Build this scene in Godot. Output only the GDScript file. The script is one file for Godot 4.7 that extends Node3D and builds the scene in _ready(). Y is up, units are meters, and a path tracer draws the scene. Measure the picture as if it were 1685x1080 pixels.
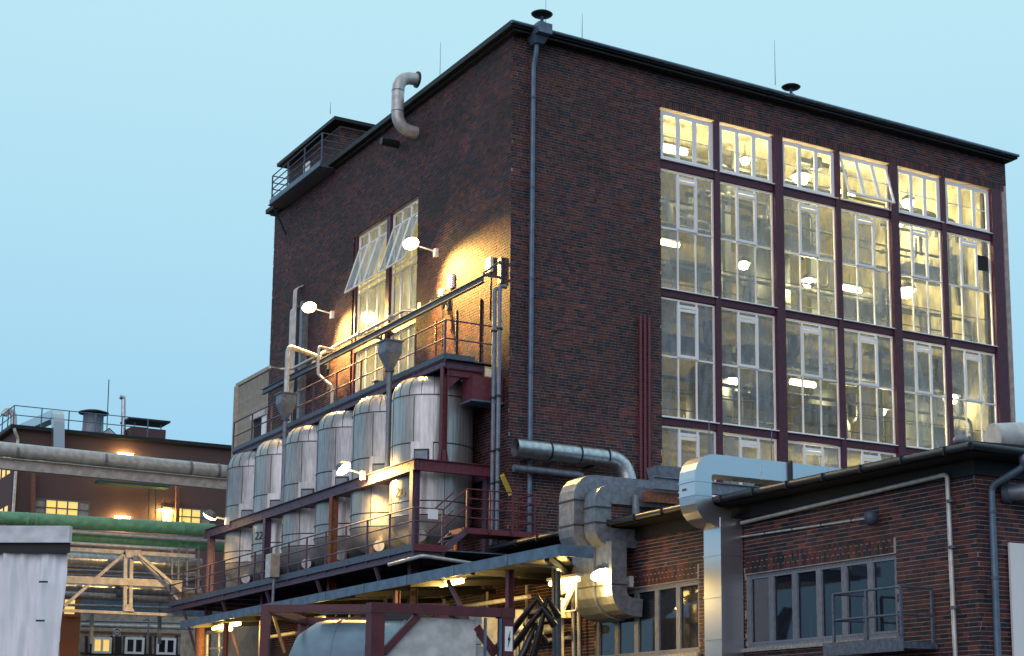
extends Node3D

var M := {}
var N := {}
var rng := RandomNumberGenerator.new()
var eye := Vector3(-20.7703, 1.7000, 39.1876)
const BRICK := [[0.11, 0.025, 0.023], [0.078, 0.02, 0.025], [0.15, 0.042, 0.03], [0.046, 0.02, 0.032], [0.02, 0.019, 0.035], [0.062, 0.024, 0.029], [0.012, 0.012, 0.021], [0.09, 0.03, 0.032]]


class MB:
	var st := SurfaceTool.new()
	var sg := 0
	func _init():
		st.begin(Mesh.PRIMITIVE_TRIANGLES)
	func tri(a: Vector3, b: Vector3, c: Vector3, out: Vector3):
		if (b - a).cross(c - a).dot(out) > 0.0:
			var k := b
			b = c
			c = k
		st.add_vertex(a)
		st.add_vertex(b)
		st.add_vertex(c)
	func quad(a: Vector3, b: Vector3, c: Vector3, d: Vector3, out: Vector3):
		tri(a, b, c, out)
		tri(a, c, d, out)
	func flat():
		st.set_smooth_group(-1)
	func smooth():
		sg += 1
		st.set_smooth_group(sg)
	func hexa(p: Array) -> MB:
		# p: 4 bottom corners, 4 top corners in the same order
		flat()
		var c := Vector3.ZERO
		for q in p:
			c += q / 8.0
		for f in [[0, 1, 2, 3], [4, 5, 6, 7], [0, 1, 5, 4], [1, 2, 6, 5], [2, 3, 7, 6], [3, 0, 4, 7]]:
			var m: Vector3 = (p[f[0]] + p[f[1]] + p[f[2]] + p[f[3]]) / 4.0
			quad(p[f[0]], p[f[1]], p[f[2]], p[f[3]], m - c)
		return self
	func box(c: Vector3, s: Vector3, b := Basis()) -> MB:
		var p := []
		for y in [-0.5, 0.5]:
			for q in [[-0.5, -0.5], [0.5, -0.5], [0.5, 0.5], [-0.5, 0.5]]:
				p.append(c + b * Vector3(q[0] * s.x, y * s.y, q[1] * s.z))
		return hexa(p)
	func span(a: Vector3, b: Vector3) -> MB:
		return box((a + b) / 2.0, (b - a).abs())
	func bar(p: Vector3, q: Vector3, w: float, h: float, up := Vector3.UP) -> MB:
		var d := (q - p).normalized()
		if absf(d.dot(up)) > 0.99:
			up = Vector3.RIGHT
		var s := d.cross(up).normalized()
		var u := s.cross(d)
		return box((p + q) / 2.0, Vector3((q - p).length(), h, w), Basis(d, u, s))
	func ibeam(p: Vector3, q: Vector3, w: float, h: float, tf := 0.02) -> MB:
		var u := Vector3.UP
		if absf((q - p).normalized().y) > 0.9:
			u = Vector3.RIGHT
		bar(p + u * (h / 2 - tf / 2), q + u * (h / 2 - tf / 2), w, tf, u)
		bar(p - u * (h / 2 - tf / 2), q - u * (h / 2 - tf / 2), w, tf, u)
		return bar(p, q, tf * 0.8, h - 2.0 * tf, u)
	func ring(c: Vector3, u: Vector3, v: Vector3, r: float, n: int) -> Array:
		var o := []
		for i in n:
			var a := TAU * i / n
			o.append(c + (u * cos(a) + v * sin(a)) * r)
		return o
	func skin(r0: Array, r1: Array, c0: Vector3, c1: Vector3):
		var n := r0.size()
		for i in n:
			var j := (i + 1) % n
			var m: Vector3 = (r0[i] + r0[j] + r1[i] + r1[j]) / 4.0
			quad(r0[i], r0[j], r1[j], r1[i], m - (c0 + c1) / 2.0)
	func cap(r: Array, c: Vector3, out: Vector3):
		flat()
		for i in r.size():
			tri(r[i], r[(i + 1) % r.size()], c, out)
	func tube(pts: Array, r: float, n := 12, r_end := -1.0, open := false) -> MB:
		# swept round pipe through the points
		if r_end < 0.0:
			r_end = r
		var d: Vector3 = (pts[1] - pts[0]).normalized()
		var u := d.cross(Vector3.UP if absf(d.y) < 0.9 else Vector3.RIGHT).normalized()
		var last := []
		smooth()
		for i in pts.size():
			var t: Vector3
			if i == 0:
				t = d
			elif i == pts.size() - 1:
				t = (pts[i] - pts[i - 1]).normalized()
			else:
				t = ((pts[i] - pts[i - 1]).normalized() + (pts[i + 1] - pts[i]).normalized()).normalized()
			u = (u - t * u.dot(t)).normalized()
			var v := t.cross(u)
			var rr := lerpf(r, r_end, float(i) / (pts.size() - 1))
			var k := ring(pts[i], u, v, rr, n)
			if i > 0:
				skin(last, k, pts[i - 1], pts[i])
			elif not open:
				cap(k, pts[0], -d)
				smooth()
			last = k
		if not open:
			cap(last, pts[-1], pts[-1] - pts[-2])
		return self
	func lathe(c: Vector3, prof: Array, n := 24, axis := Vector3.UP) -> MB:
		# prof: [radius, height]; a zero radius closes the shape
		var u := axis.cross(Vector3.RIGHT if absf(axis.x) < 0.9 else Vector3.UP).normalized()
		var v := axis.cross(u)
		for i in prof.size() - 1:
			var a: Array = prof[i]
			var b: Array = prof[i + 1]
			if a.size() > 2 or i == 0:
				smooth()
			var dr: float = b[0] - a[0]
			var dh: float = b[1] - a[1]
			for k in n:
				var t0 := TAU * k / n
				var t1 := TAU * (k + 1) / n
				var e0 := u * cos(t0) + v * sin(t0)
				var e1 := u * cos(t1) + v * sin(t1)
				var out := ((e0 + e1) * dh - axis * 2.0 * dr).normalized()
				var p0: Vector3 = c + e0 * a[0] + axis * a[1]
				var p1: Vector3 = c + e1 * a[0] + axis * a[1]
				var p2: Vector3 = c + e1 * b[0] + axis * b[1]
				var p3: Vector3 = c + e0 * b[0] + axis * b[1]
				if a[0] > 0.0001:
					tri(p0, p1, p2, out)
				if b[0] > 0.0001:
					tri(p0, p2, p3, out)
		return self
	func prism(pts: Array, shift: Vector3) -> MB:
		# convex outline pushed along shift
		flat()
		var c := Vector3.ZERO
		for p in pts:
			c += p / pts.size()
		var m := c + shift / 2.0
		for i in pts.size():
			var j := (i + 1) % pts.size()
			tri(pts[i], pts[j], c, -shift)
			tri(pts[i] + shift, pts[j] + shift, c + shift, shift)
			quad(pts[i], pts[j], pts[j] + shift, pts[i] + shift, (pts[i] + pts[j] + shift) / 2.0 - m)
		return self
	func done(off := Vector3.ZERO) -> ArrayMesh:
		st.generate_normals()
		var m := st.commit()
		if off == Vector3.ZERO:
			return m
		var s2 := SurfaceTool.new()
		s2.append_from(m, 0, Transform3D(Basis(), off))
		return s2.commit()


func bend(a: Vector3, b: Vector3, c: Vector3, r: float, k := 5) -> Array:
	# points of a rounded corner at b
	var p := b + (a - b).normalized() * r
	var q := b + (c - b).normalized() * r
	var o := []
	for i in k + 1:
		var t := float(i) / k
		o.append(p.lerp(b, t).lerp(b.lerp(q, t), t))
	return o


func path(pts: Array, r: float) -> Array:
	var o := [pts[0]]
	for i in range(1, pts.size() - 1):
		o.append_array(bend(pts[i - 1], pts[i], pts[i + 1], r))
	o.append(pts[-1])
	return o


func lin(r: float, g: float, b: float, a := 1.0) -> Color:
	var c := Color(r, g, b).linear_to_srgb()
	c.a = a
	return c


func noise_tex(freq: float, lo: float, hi: float, sd: int, oct := 4, normal := false) -> NoiseTexture2D:
	var f := FastNoiseLite.new()
	f.seed = sd
	f.noise_type = FastNoiseLite.TYPE_SIMPLEX_SMOOTH
	f.frequency = freq
	f.fractal_octaves = oct
	var t := NoiseTexture2D.new()
	t.width = 512
	t.height = 512
	t.seamless = true
	t.noise = f
	if normal:
		t.as_normal_map = true
		t.bump_strength = 6.0
	else:
		var g := Gradient.new()
		g.set_color(0, Color(lo, lo, lo))
		g.set_color(1, Color(hi, hi, hi))
		g.offsets = PackedFloat32Array([0.25, 0.75])
		t.color_ramp = g
	return t


func mat(called: String, c: Color, rough := 0.7, metal := 0.0, tex = null, scale := Vector3(0.5, 0.5, 0.5), bump = null) -> StandardMaterial3D:
	var m := StandardMaterial3D.new()
	m.resource_name = called
	m.albedo_color = c
	m.roughness = rough
	m.metallic = metal
	if tex:
		m.albedo_texture = tex
		m.uv1_triplanar = true
		m.uv1_world_triplanar = true
		m.uv1_scale = scale
	if bump:
		m.normal_enabled = true
		m.normal_texture = bump
		m.normal_scale = 0.3
	M[called] = m
	return m


func glow(called: String, c: Color, e: float) -> StandardMaterial3D:
	var m := mat(called, c, 0.4)
	m.emission_enabled = true
	m.emission = c
	m.emission_energy_multiplier = e
	return m


func numbered(called: String) -> String:
	N[called] = N.get(called, -1) + 1
	return called if N[called] == 0 else "%s_%03d" % [called, N[called]]


func meta(o: Node, label: String, category: String, group := ""):
	o.set_meta("label", label)
	o.set_meta("category", category)
	if group != "":
		o.set_meta("group", group)


func thing(called: String, label: String, category: String, at: Vector3, group := "") -> Node3D:
	var o := Node3D.new()
	o.name = numbered(called)
	add_child(o)
	o.position = at
	meta(o, label, category, group)
	return o


func part(t: Node3D, called: String, mb: MB, m: String) -> MeshInstance3D:
	# shapes are given in world metres; the part is stored relative to its thing
	var o := MeshInstance3D.new()
	o.name = called
	var p := t.position
	if t.get_parent() != self and t != self:
		p += (t.get_parent() as Node3D).position
	if t == self:
		p = Vector3.ZERO
	o.mesh = mb.done(-p)
	o.material_override = M[m]
	t.add_child(o, true)
	return o


func solo(called: String, label: String, category: String, mb: MB, m: String, group := "") -> MeshInstance3D:
	var o := MeshInstance3D.new()
	o.name = numbered(called)
	var me := mb.done()
	var b := me.get_aabb()
	var p := b.position + Vector3(b.size.x / 2, 0, b.size.z / 2)
	var s2 := SurfaceTool.new()
	s2.append_from(me, 0, Transform3D(Basis(), -p))
	o.mesh = s2.commit()
	o.position = p
	o.material_override = M[m]
	add_child(o)
	if category == "":
		o.set_meta("kind", "structure")
	else:
		meta(o, label, category, group)
	return o


# ---------------------------------------------------------------- bricks
func lay(list: Array, o: Vector3, u: Vector3, n: Vector3, w: float, h: float, holes: Array):
	var rows := int(h / 0.0833)
	for r in rows:
		var v := r * 0.0833 + 0.036
		var x := -rng.randf() * 0.25
		var prev := false
		while x < w:
			var head := rng.randf() < (0.45 if not prev else 0.15)
			prev = head
			var l := 0.115 if head else 0.24
			var cuts := [[maxf(x, 0.0), minf(x + l, w)]]
			for k: Rect2 in holes:
				if v + 0.03 > k.position.y and v - 0.03 < k.end.y:
					var nx := []
					for c in cuts:
						if c[1] <= k.position.x or c[0] >= k.end.x:
							nx.append(c)
						else:
							if c[0] < k.position.x - 0.04:
								nx.append([c[0], k.position.x])
							if c[1] > k.end.x + 0.04:
								nx.append([k.end.x, c[1]])
					cuts = nx
			for c in cuts:
				if c[1] - c[0] > 0.03:
					list.append([o + u * ((c[0] + c[1]) / 2) + Vector3.UP * v, u, n, c[1] - c[0], 0.071])
			x += l + 0.0105


func soldiers(list: Array, o: Vector3, u: Vector3, n: Vector3, w: float, courses := 1):
	for i in int(w / 0.0815):
		var up := 0.0
		if courses == 1:
			list.append([o + u * (i * 0.0815 + 0.04) + Vector3.UP * 0.12, u, n, 0.07, 0.235])
		else:
			var a := [0.24, 0.115] if i % 2 else [0.115, 0.24]
			for l in a:
				list.append([o + u * (i * 0.0815 + 0.04) + Vector3.UP * (up + l / 2), u, n, 0.07, l - 0.005])
				up += l + 0.0105


func set_bricks(t: Node3D, list: Array, ymin: float):
	var near := []
	for i in list.size():
		var e: Array = list[i]
		if e[0].y > ymin:
			near.append([e[0].distance_to(eye), i])
	near.sort_custom(func(a, b): return a[0] < b[0])
	var single := {}
	for k in mini(296, near.size()):
		single[near[k][1]] = true
	var unit := BoxMesh.new()
	var mm := MultiMesh.new()
	mm.transform_format = MultiMesh.TRANSFORM_3D
	mm.use_colors = true
	var um := BoxMesh.new()
	um.material = M.brick_any
	mm.mesh = um
	mm.instance_count = list.size() - single.size()
	var patch := FastNoiseLite.new()
	patch.seed = 5
	patch.frequency = 0.35
	patch.fractal_octaves = 3
	var j := 0
	for i in list.size():
		var e: Array = list[i]
		var k := rng.randi_range(0, 7)
		var u: Vector3 = e[1]
		var n: Vector3 = e[2]
		var proud := rng.randf_range(0.005, 0.010)
		var b := Basis(u * e[3], Vector3.UP * e[4], n * 0.04)
		var at: Vector3 = e[0] + n * (proud - 0.02) - t.position
		if single.has(i):
			var o := MeshInstance3D.new()
			o.name = "brick"
			o.mesh = unit
			o.material_override = M["brick_%d" % k]
			o.transform = Transform3D(b, at)
			t.add_child(o, true)
		else:
			mm.set_instance_transform(j, Transform3D(b, at))
			var s := rng.randf_range(0.8, 1.2) * (1.0 + 0.55 * patch.get_noise_3d(e[0].x, e[0].y * 1.4, e[0].z))
			mm.set_instance_color(j, Color(BRICK[k][0] * s, BRICK[k][1] * s, BRICK[k][2] * s))
			j += 1
	var o := MultiMeshInstance3D.new()
	o.name = "brickwork"
	o.multimesh = mm
	o.set_meta("kind", "stuff")
	t.add_child(o, true)


func wall(mb: MB, o: Vector3, u: Vector3, n: Vector3, w: float, h: float, holes: Array, thick := 0.3):
	var vs := [0.0, h]
	for k: Rect2 in holes:
		vs.append(clampf(k.position.y, 0, h))
		vs.append(clampf(k.end.y, 0, h))
	vs.sort()
	for i in vs.size() - 1:
		if vs[i + 1] - vs[i] < 0.001:
			continue
		var mid: float = (vs[i] + vs[i + 1]) / 2
		var cuts := [[0.0, w]]
		for k: Rect2 in holes:
			if mid > k.position.y and mid < k.end.y:
				var nx := []
				for c in cuts:
					if c[1] <= k.position.x or c[0] >= k.end.x:
						nx.append(c)
					else:
						if c[0] < k.position.x:
							nx.append([c[0], k.position.x])
						if c[1] > k.end.x:
							nx.append([k.end.x, c[1]])
				cuts = nx
		for c in cuts:
			mb.box(o + u * ((c[0] + c[1]) / 2) + Vector3.UP * mid - n * thick / 2, Vector3(c[1] - c[0], vs[i + 1] - vs[i], thick), Basis(u, Vector3.UP, u.cross(Vector3.UP)))


# ---------------------------------------------------------------- windows
func bars(o: Vector3, u: Vector3, n: Vector3, us: Array, vs: Array, w: float, d: float, skip := []) -> MB:
	# frame of bars along the given u and v lines
	var mb := MB.new()
	var b := Basis(u, Vector3.UP, u.cross(Vector3.UP))
	for x in us:
		mb.box(o + u * x + Vector3.UP * ((vs[0] + vs[-1]) / 2), Vector3(w, vs[-1] - vs[0] + w, d), b)
	for y in vs:
		mb.box(o + u * ((us[0] + us[-1]) / 2) + Vector3.UP * y - n * 0.003, Vector3(us[-1] - us[0] - w * 0.2, w, d), b)
	return mb


func pane(t: Node3D, o: Vector3, u: Vector3, n: Vector3, x0: float, x1: float, y0: float, y1: float, m: String, called := "pane"):
	var mb := MB.new()
	mb.box(o + u * ((x0 + x1) / 2) + Vector3.UP * ((y0 + y1) / 2), Vector3(x1 - x0, y1 - y0, 0.006), Basis(u, Vector3.UP, u.cross(Vector3.UP)))
	part(t, called, mb, m)


func railing(t: Node3D, pts: Array, h: float, rails: int, gap: float, m: String, r := 0.022, toe := 0.0):
	for i in pts.size() - 1:
		var a: Vector3 = pts[i]
		var b: Vector3 = pts[i + 1]
		var k := maxi(1, roundi((b - a).length() / gap))
		for j in k + 1:
			if i > 0 and j == 0:
				continue
			var p := a.lerp(b, float(j) / k)
			part(t, "post", MB.new().bar(p - Vector3.UP * 0.12, p + Vector3.UP * h, r * 2, r * 2, Vector3.RIGHT), m)
		for q in rails:
			var y := h * (q + 1) / rails
			part(t, "rail", MB.new().tube([a + Vector3.UP * y, b + Vector3.UP * y], r, 6), m)
		if toe > 0:
			part(t, "toe_board", MB.new().bar(a + Vector3.UP * toe / 2, b + Vector3.UP * toe / 2, 0.012, toe), m)


func omni(at: Vector3, c: Color, e: float, size := 0.15) -> OmniLight3D:
	var l := OmniLight3D.new()
	l.name = "lamp_light"
	l.light_color = c
	l.light_energy = e
	l.light_size = size
	l.omni_range = 60.0
	l.omni_attenuation = 2.0
	l.shadow_enabled = true
	l.position = at
	return l


func _ready():
	rng.seed = 11
	var cam := Camera3D.new()
	cam.name = "camera"
	cam.projection = Camera3D.PROJECTION_FRUSTUM
	cam.near = 0.1
	cam.far = 600.0
	cam.size = 0.1 * 1080.0 / 2674.57
	cam.frustum_offset = Vector2(-242.745, 215.31) * 0.1 / 2674.57
	cam.transform = Transform3D(Basis(Vector3(0.836009, -0.004433, 0.548698), Vector3(-0.089621, 0.985436, 0.144510), Vector3(-0.541347, -0.169986, 0.823436)), eye)
	add_child(cam)
	cam.current = true
	var env := Environment.new()
	env.tonemap_mode = Environment.TONE_MAPPER_LINEAR
	env.tonemap_exposure = 1.0
	env.background_mode = Environment.BG_SKY
	env.sdfgi_enabled = true
	env.ssao_enabled = true
	env.ssil_enabled = true
	var sm := ProceduralSkyMaterial.new()
	sm.sky_top_color = Color8(200, 240, 248)
	sm.sky_horizon_color = Color8(120, 187, 235)
	sm.sky_curve = 0.2
	sm.ground_bottom_color = Color8(60, 60, 66)
	sm.ground_horizon_color = Color8(90, 105, 120)
	sm.sun_angle_max = 0.0
	var cl := FastNoiseLite.new()
	cl.seed = 4
	cl.frequency = 0.005
	cl.fractal_octaves = 4
	var ct := NoiseTexture2D.new()
	ct.width = 1024
	ct.height = 512
	ct.seamless = true
	ct.noise = cl
	var cg := Gradient.new()
	cg.offsets = PackedFloat32Array([0.45, 1.0])
	cg.set_color(0, Color(1, 1, 1, 0))
	cg.set_color(1, Color(0.9, 0.95, 1, 0.16))
	ct.color_ramp = cg
	sm.sky_cover = ct
	var sky := Sky.new()
	sky.sky_material = sm
	env.sky = sky
	var we := WorldEnvironment.new()
	we.name = "world_environment"
	we.environment = env
	add_child(we)
	var sun := DirectionalLight3D.new()
	sun.name = "dusk_sun"
	sun.light_energy = 0.4
	sun.light_angular_distance = 60.0
	sun.light_color = Color(0.93, 0.94, 1.0)
	sun.shadow_enabled = true
	sun.rotation_degrees = Vector3(-22, -48, 0)
	add_child(sun)
	materials()
	main_building()
	hall_inside()
	annex()
	tanks()
	platforms()
	wall_fittings()
	lamps()
	ducts()
	canopy()
	containers()
	left_side()
	far_building()
	solo("ground", "", "", MB.new().box(Vector3(0, -0.25, -30), Vector3(500, 0.5, 500)), "asphalt")


func materials():
	var n1 := noise_tex(0.012, 0.86, 1.0, 1)
	var n2 := noise_tex(0.03, 0.8, 1.0, 2, 5)
	var streak := noise_tex(0.02, 0.84, 1.0, 3, 5)
	var bump := noise_tex(0.02, 0, 1, 5, 4, true)
	for i in 8:
		mat("brick_%d" % i, lin(BRICK[i][0], BRICK[i][1], BRICK[i][2]), 0.75, 0.0, n2, Vector3(3, 3, 3))
	var ba := mat("brick_any", Color.WHITE, 0.75, 0.0, n2, Vector3(3, 3, 3))
	ba.vertex_color_use_as_albedo = true
	mat("mortar", lin(0.45, 0.37, 0.34), 0.95, 0, n1, Vector3(0.4, 0.4, 0.4))
	mat("far_brick", lin(0.125, 0.072, 0.07), 0.9, 0, n2, Vector3(1.2, 6, 1.2))
	mat("roof", lin(0.007, 0.008, 0.011), 0.6, 0, n1)
	mat("gutter", lin(0.025, 0.03, 0.04), 0.45, 0.2)
	mat("zinc", lin(0.13, 0.19, 0.27), 0.45, 0.3, n1)
	mat("steel_blue", lin(0.11, 0.14, 0.2), 0.55, 0.2, n2)
	mat("steel_violet", lin(0.115, 0.07, 0.12), 0.55, 0.1, n1, Vector3(0.9, 0.9, 0.9))
	mat("steel_red", lin(0.15, 0.028, 0.045), 0.55, 0.0, n1, Vector3(0.9, 0.9, 0.9))
	mat("rust", lin(0.25, 0.1, 0.06), 0.8, 0.0, n2)
	mat("facade_purple", lin(0.085, 0.014, 0.038), 0.5, 0.0, n1)
	mat("white_paint", lin(0.86, 0.86, 0.88), 0.45)
	mat("grey_wood", lin(0.22, 0.25, 0.3), 0.7, 0.0, n2, Vector3(2, 0.3, 2))
	mat("tank", lin(0.46, 0.455, 0.45), 0.42, 0.6, streak, Vector3(1.2, 0.09, 1.2), bump)
	mat("tank_b", lin(0.52, 0.51, 0.5), 0.36, 0.65, streak, Vector3(0.8, 0.05, 0.8), bump)
	mat("tank_c", lin(0.42, 0.42, 0.43), 0.4, 0.6, streak, Vector3(1.7, 0.14, 1.7), bump)
	mat("seam", lin(0.05, 0.05, 0.055), 0.6, 0.4)
	mat("sheet", lin(0.6, 0.62, 0.65), 0.34, 0.85, n1, Vector3(0.8, 0.8, 0.8), bump)
	mat("bright_sheet", lin(0.56, 0.58, 0.62), 0.28, 0.9)
	mat("dull_duct", lin(0.22, 0.25, 0.3), 0.5, 0.35, n1, Vector3(0.7, 0.7, 0.7), bump)
	mat("pipe_white", lin(0.6, 0.6, 0.58), 0.4, 0.3, n1)
	mat("black", lin(0.01, 0.01, 0.012), 0.5)
	mat("dark_inside", lin(0.02, 0.02, 0.022), 0.9)
	mat("hose", lin(0.012, 0.012, 0.014), 0.3)
	mat("green", lin(0.18, 0.44, 0.26), 0.4, 0.0, n1)
	mat("teal_dark", lin(0.012, 0.06, 0.05), 0.6)
	mat("blue_cladding", lin(0.1, 0.16, 0.24), 0.5, 0.2, n1)
	mat("beam_cream", lin(0.5, 0.48, 0.45), 0.6, 0.0, n1)
	mat("beige", lin(0.42, 0.37, 0.3), 0.6, 0.0, n1)
	mat("cream", lin(0.5, 0.48, 0.36), 0.8, 0.0, n1, Vector3(0.2, 0.2, 0.2))
	mat("concrete", lin(0.4, 0.38, 0.34), 0.9, 0, n2)
	mat("asphalt", lin(0.05, 0.05, 0.052), 0.9, 0, n2)
	mat("tarp", lin(0.82, 0.84, 0.88), 0.45)
	mat("fascia", lin(0.72, 0.75, 0.8), 0.5, 0, n1)
	mat("brown_brick", lin(0.26, 0.085, 0.03), 0.8, 0, n2, Vector3(1.5, 8, 1.5))
	mat("blue_tank", lin(0.2, 0.28, 0.36), 0.35, 0.1, n1, Vector3(0.5, 0.5, 0.5))
	mat("container_red", lin(0.11, 0.018, 0.026), 0.5, 0, n1)
	mat("panel_grey", lin(0.62, 0.61, 0.6), 0.6, 0, n1)
	mat("cabinet", lin(0.45, 0.46, 0.46), 0.5, 0, n1)
	mat("yellow", lin(0.65, 0.45, 0.03), 0.6)
	mat("white_sign", lin(0.8, 0.8, 0.8), 0.5)
	mat("ink", lin(0.02, 0.02, 0.03), 0.6)
	mat("barrel_blue", lin(0.02, 0.06, 0.25), 0.4)
	mat("inside_grey", lin(0.12, 0.14, 0.16), 0.5, 0.3)
	# dirt films on the old panes; denser ones also stand in for reflected sky
	var fn := FastNoiseLite.new()
	fn.seed = 21
	fn.frequency = 0.01
	fn.fractal_octaves = 5
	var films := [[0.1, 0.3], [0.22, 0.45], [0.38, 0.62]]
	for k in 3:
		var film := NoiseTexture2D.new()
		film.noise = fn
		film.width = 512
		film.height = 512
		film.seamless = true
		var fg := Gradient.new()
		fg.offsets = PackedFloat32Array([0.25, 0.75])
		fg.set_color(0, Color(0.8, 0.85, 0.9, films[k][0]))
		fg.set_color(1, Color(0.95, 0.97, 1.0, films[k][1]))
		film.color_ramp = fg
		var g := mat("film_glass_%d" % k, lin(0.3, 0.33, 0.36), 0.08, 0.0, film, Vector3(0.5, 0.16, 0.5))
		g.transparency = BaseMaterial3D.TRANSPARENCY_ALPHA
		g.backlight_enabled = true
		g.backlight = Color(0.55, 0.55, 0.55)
	var g2 := mat("clear_glass", lin(0.3, 0.33, 0.36, 0.12), 0.05)
	g2.transparency = BaseMaterial3D.TRANSPARENCY_ALPHA
	var g3 := mat("dark_glass", lin(0.02, 0.025, 0.04, 0.55), 0.04)
	g3.transparency = BaseMaterial3D.TRANSPARENCY_ALPHA
	glow("lamp_face", Color(1.0, 0.86, 0.55), 40.0)
	glow("tube_face", Color(1.0, 0.85, 0.5), 12.0)
	glow("hall_lamp_face", Color(1.0, 0.93, 0.72), 30.0)
	glow("lit_pane", Color(1.0, 0.83, 0.45), 0.75)


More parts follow.
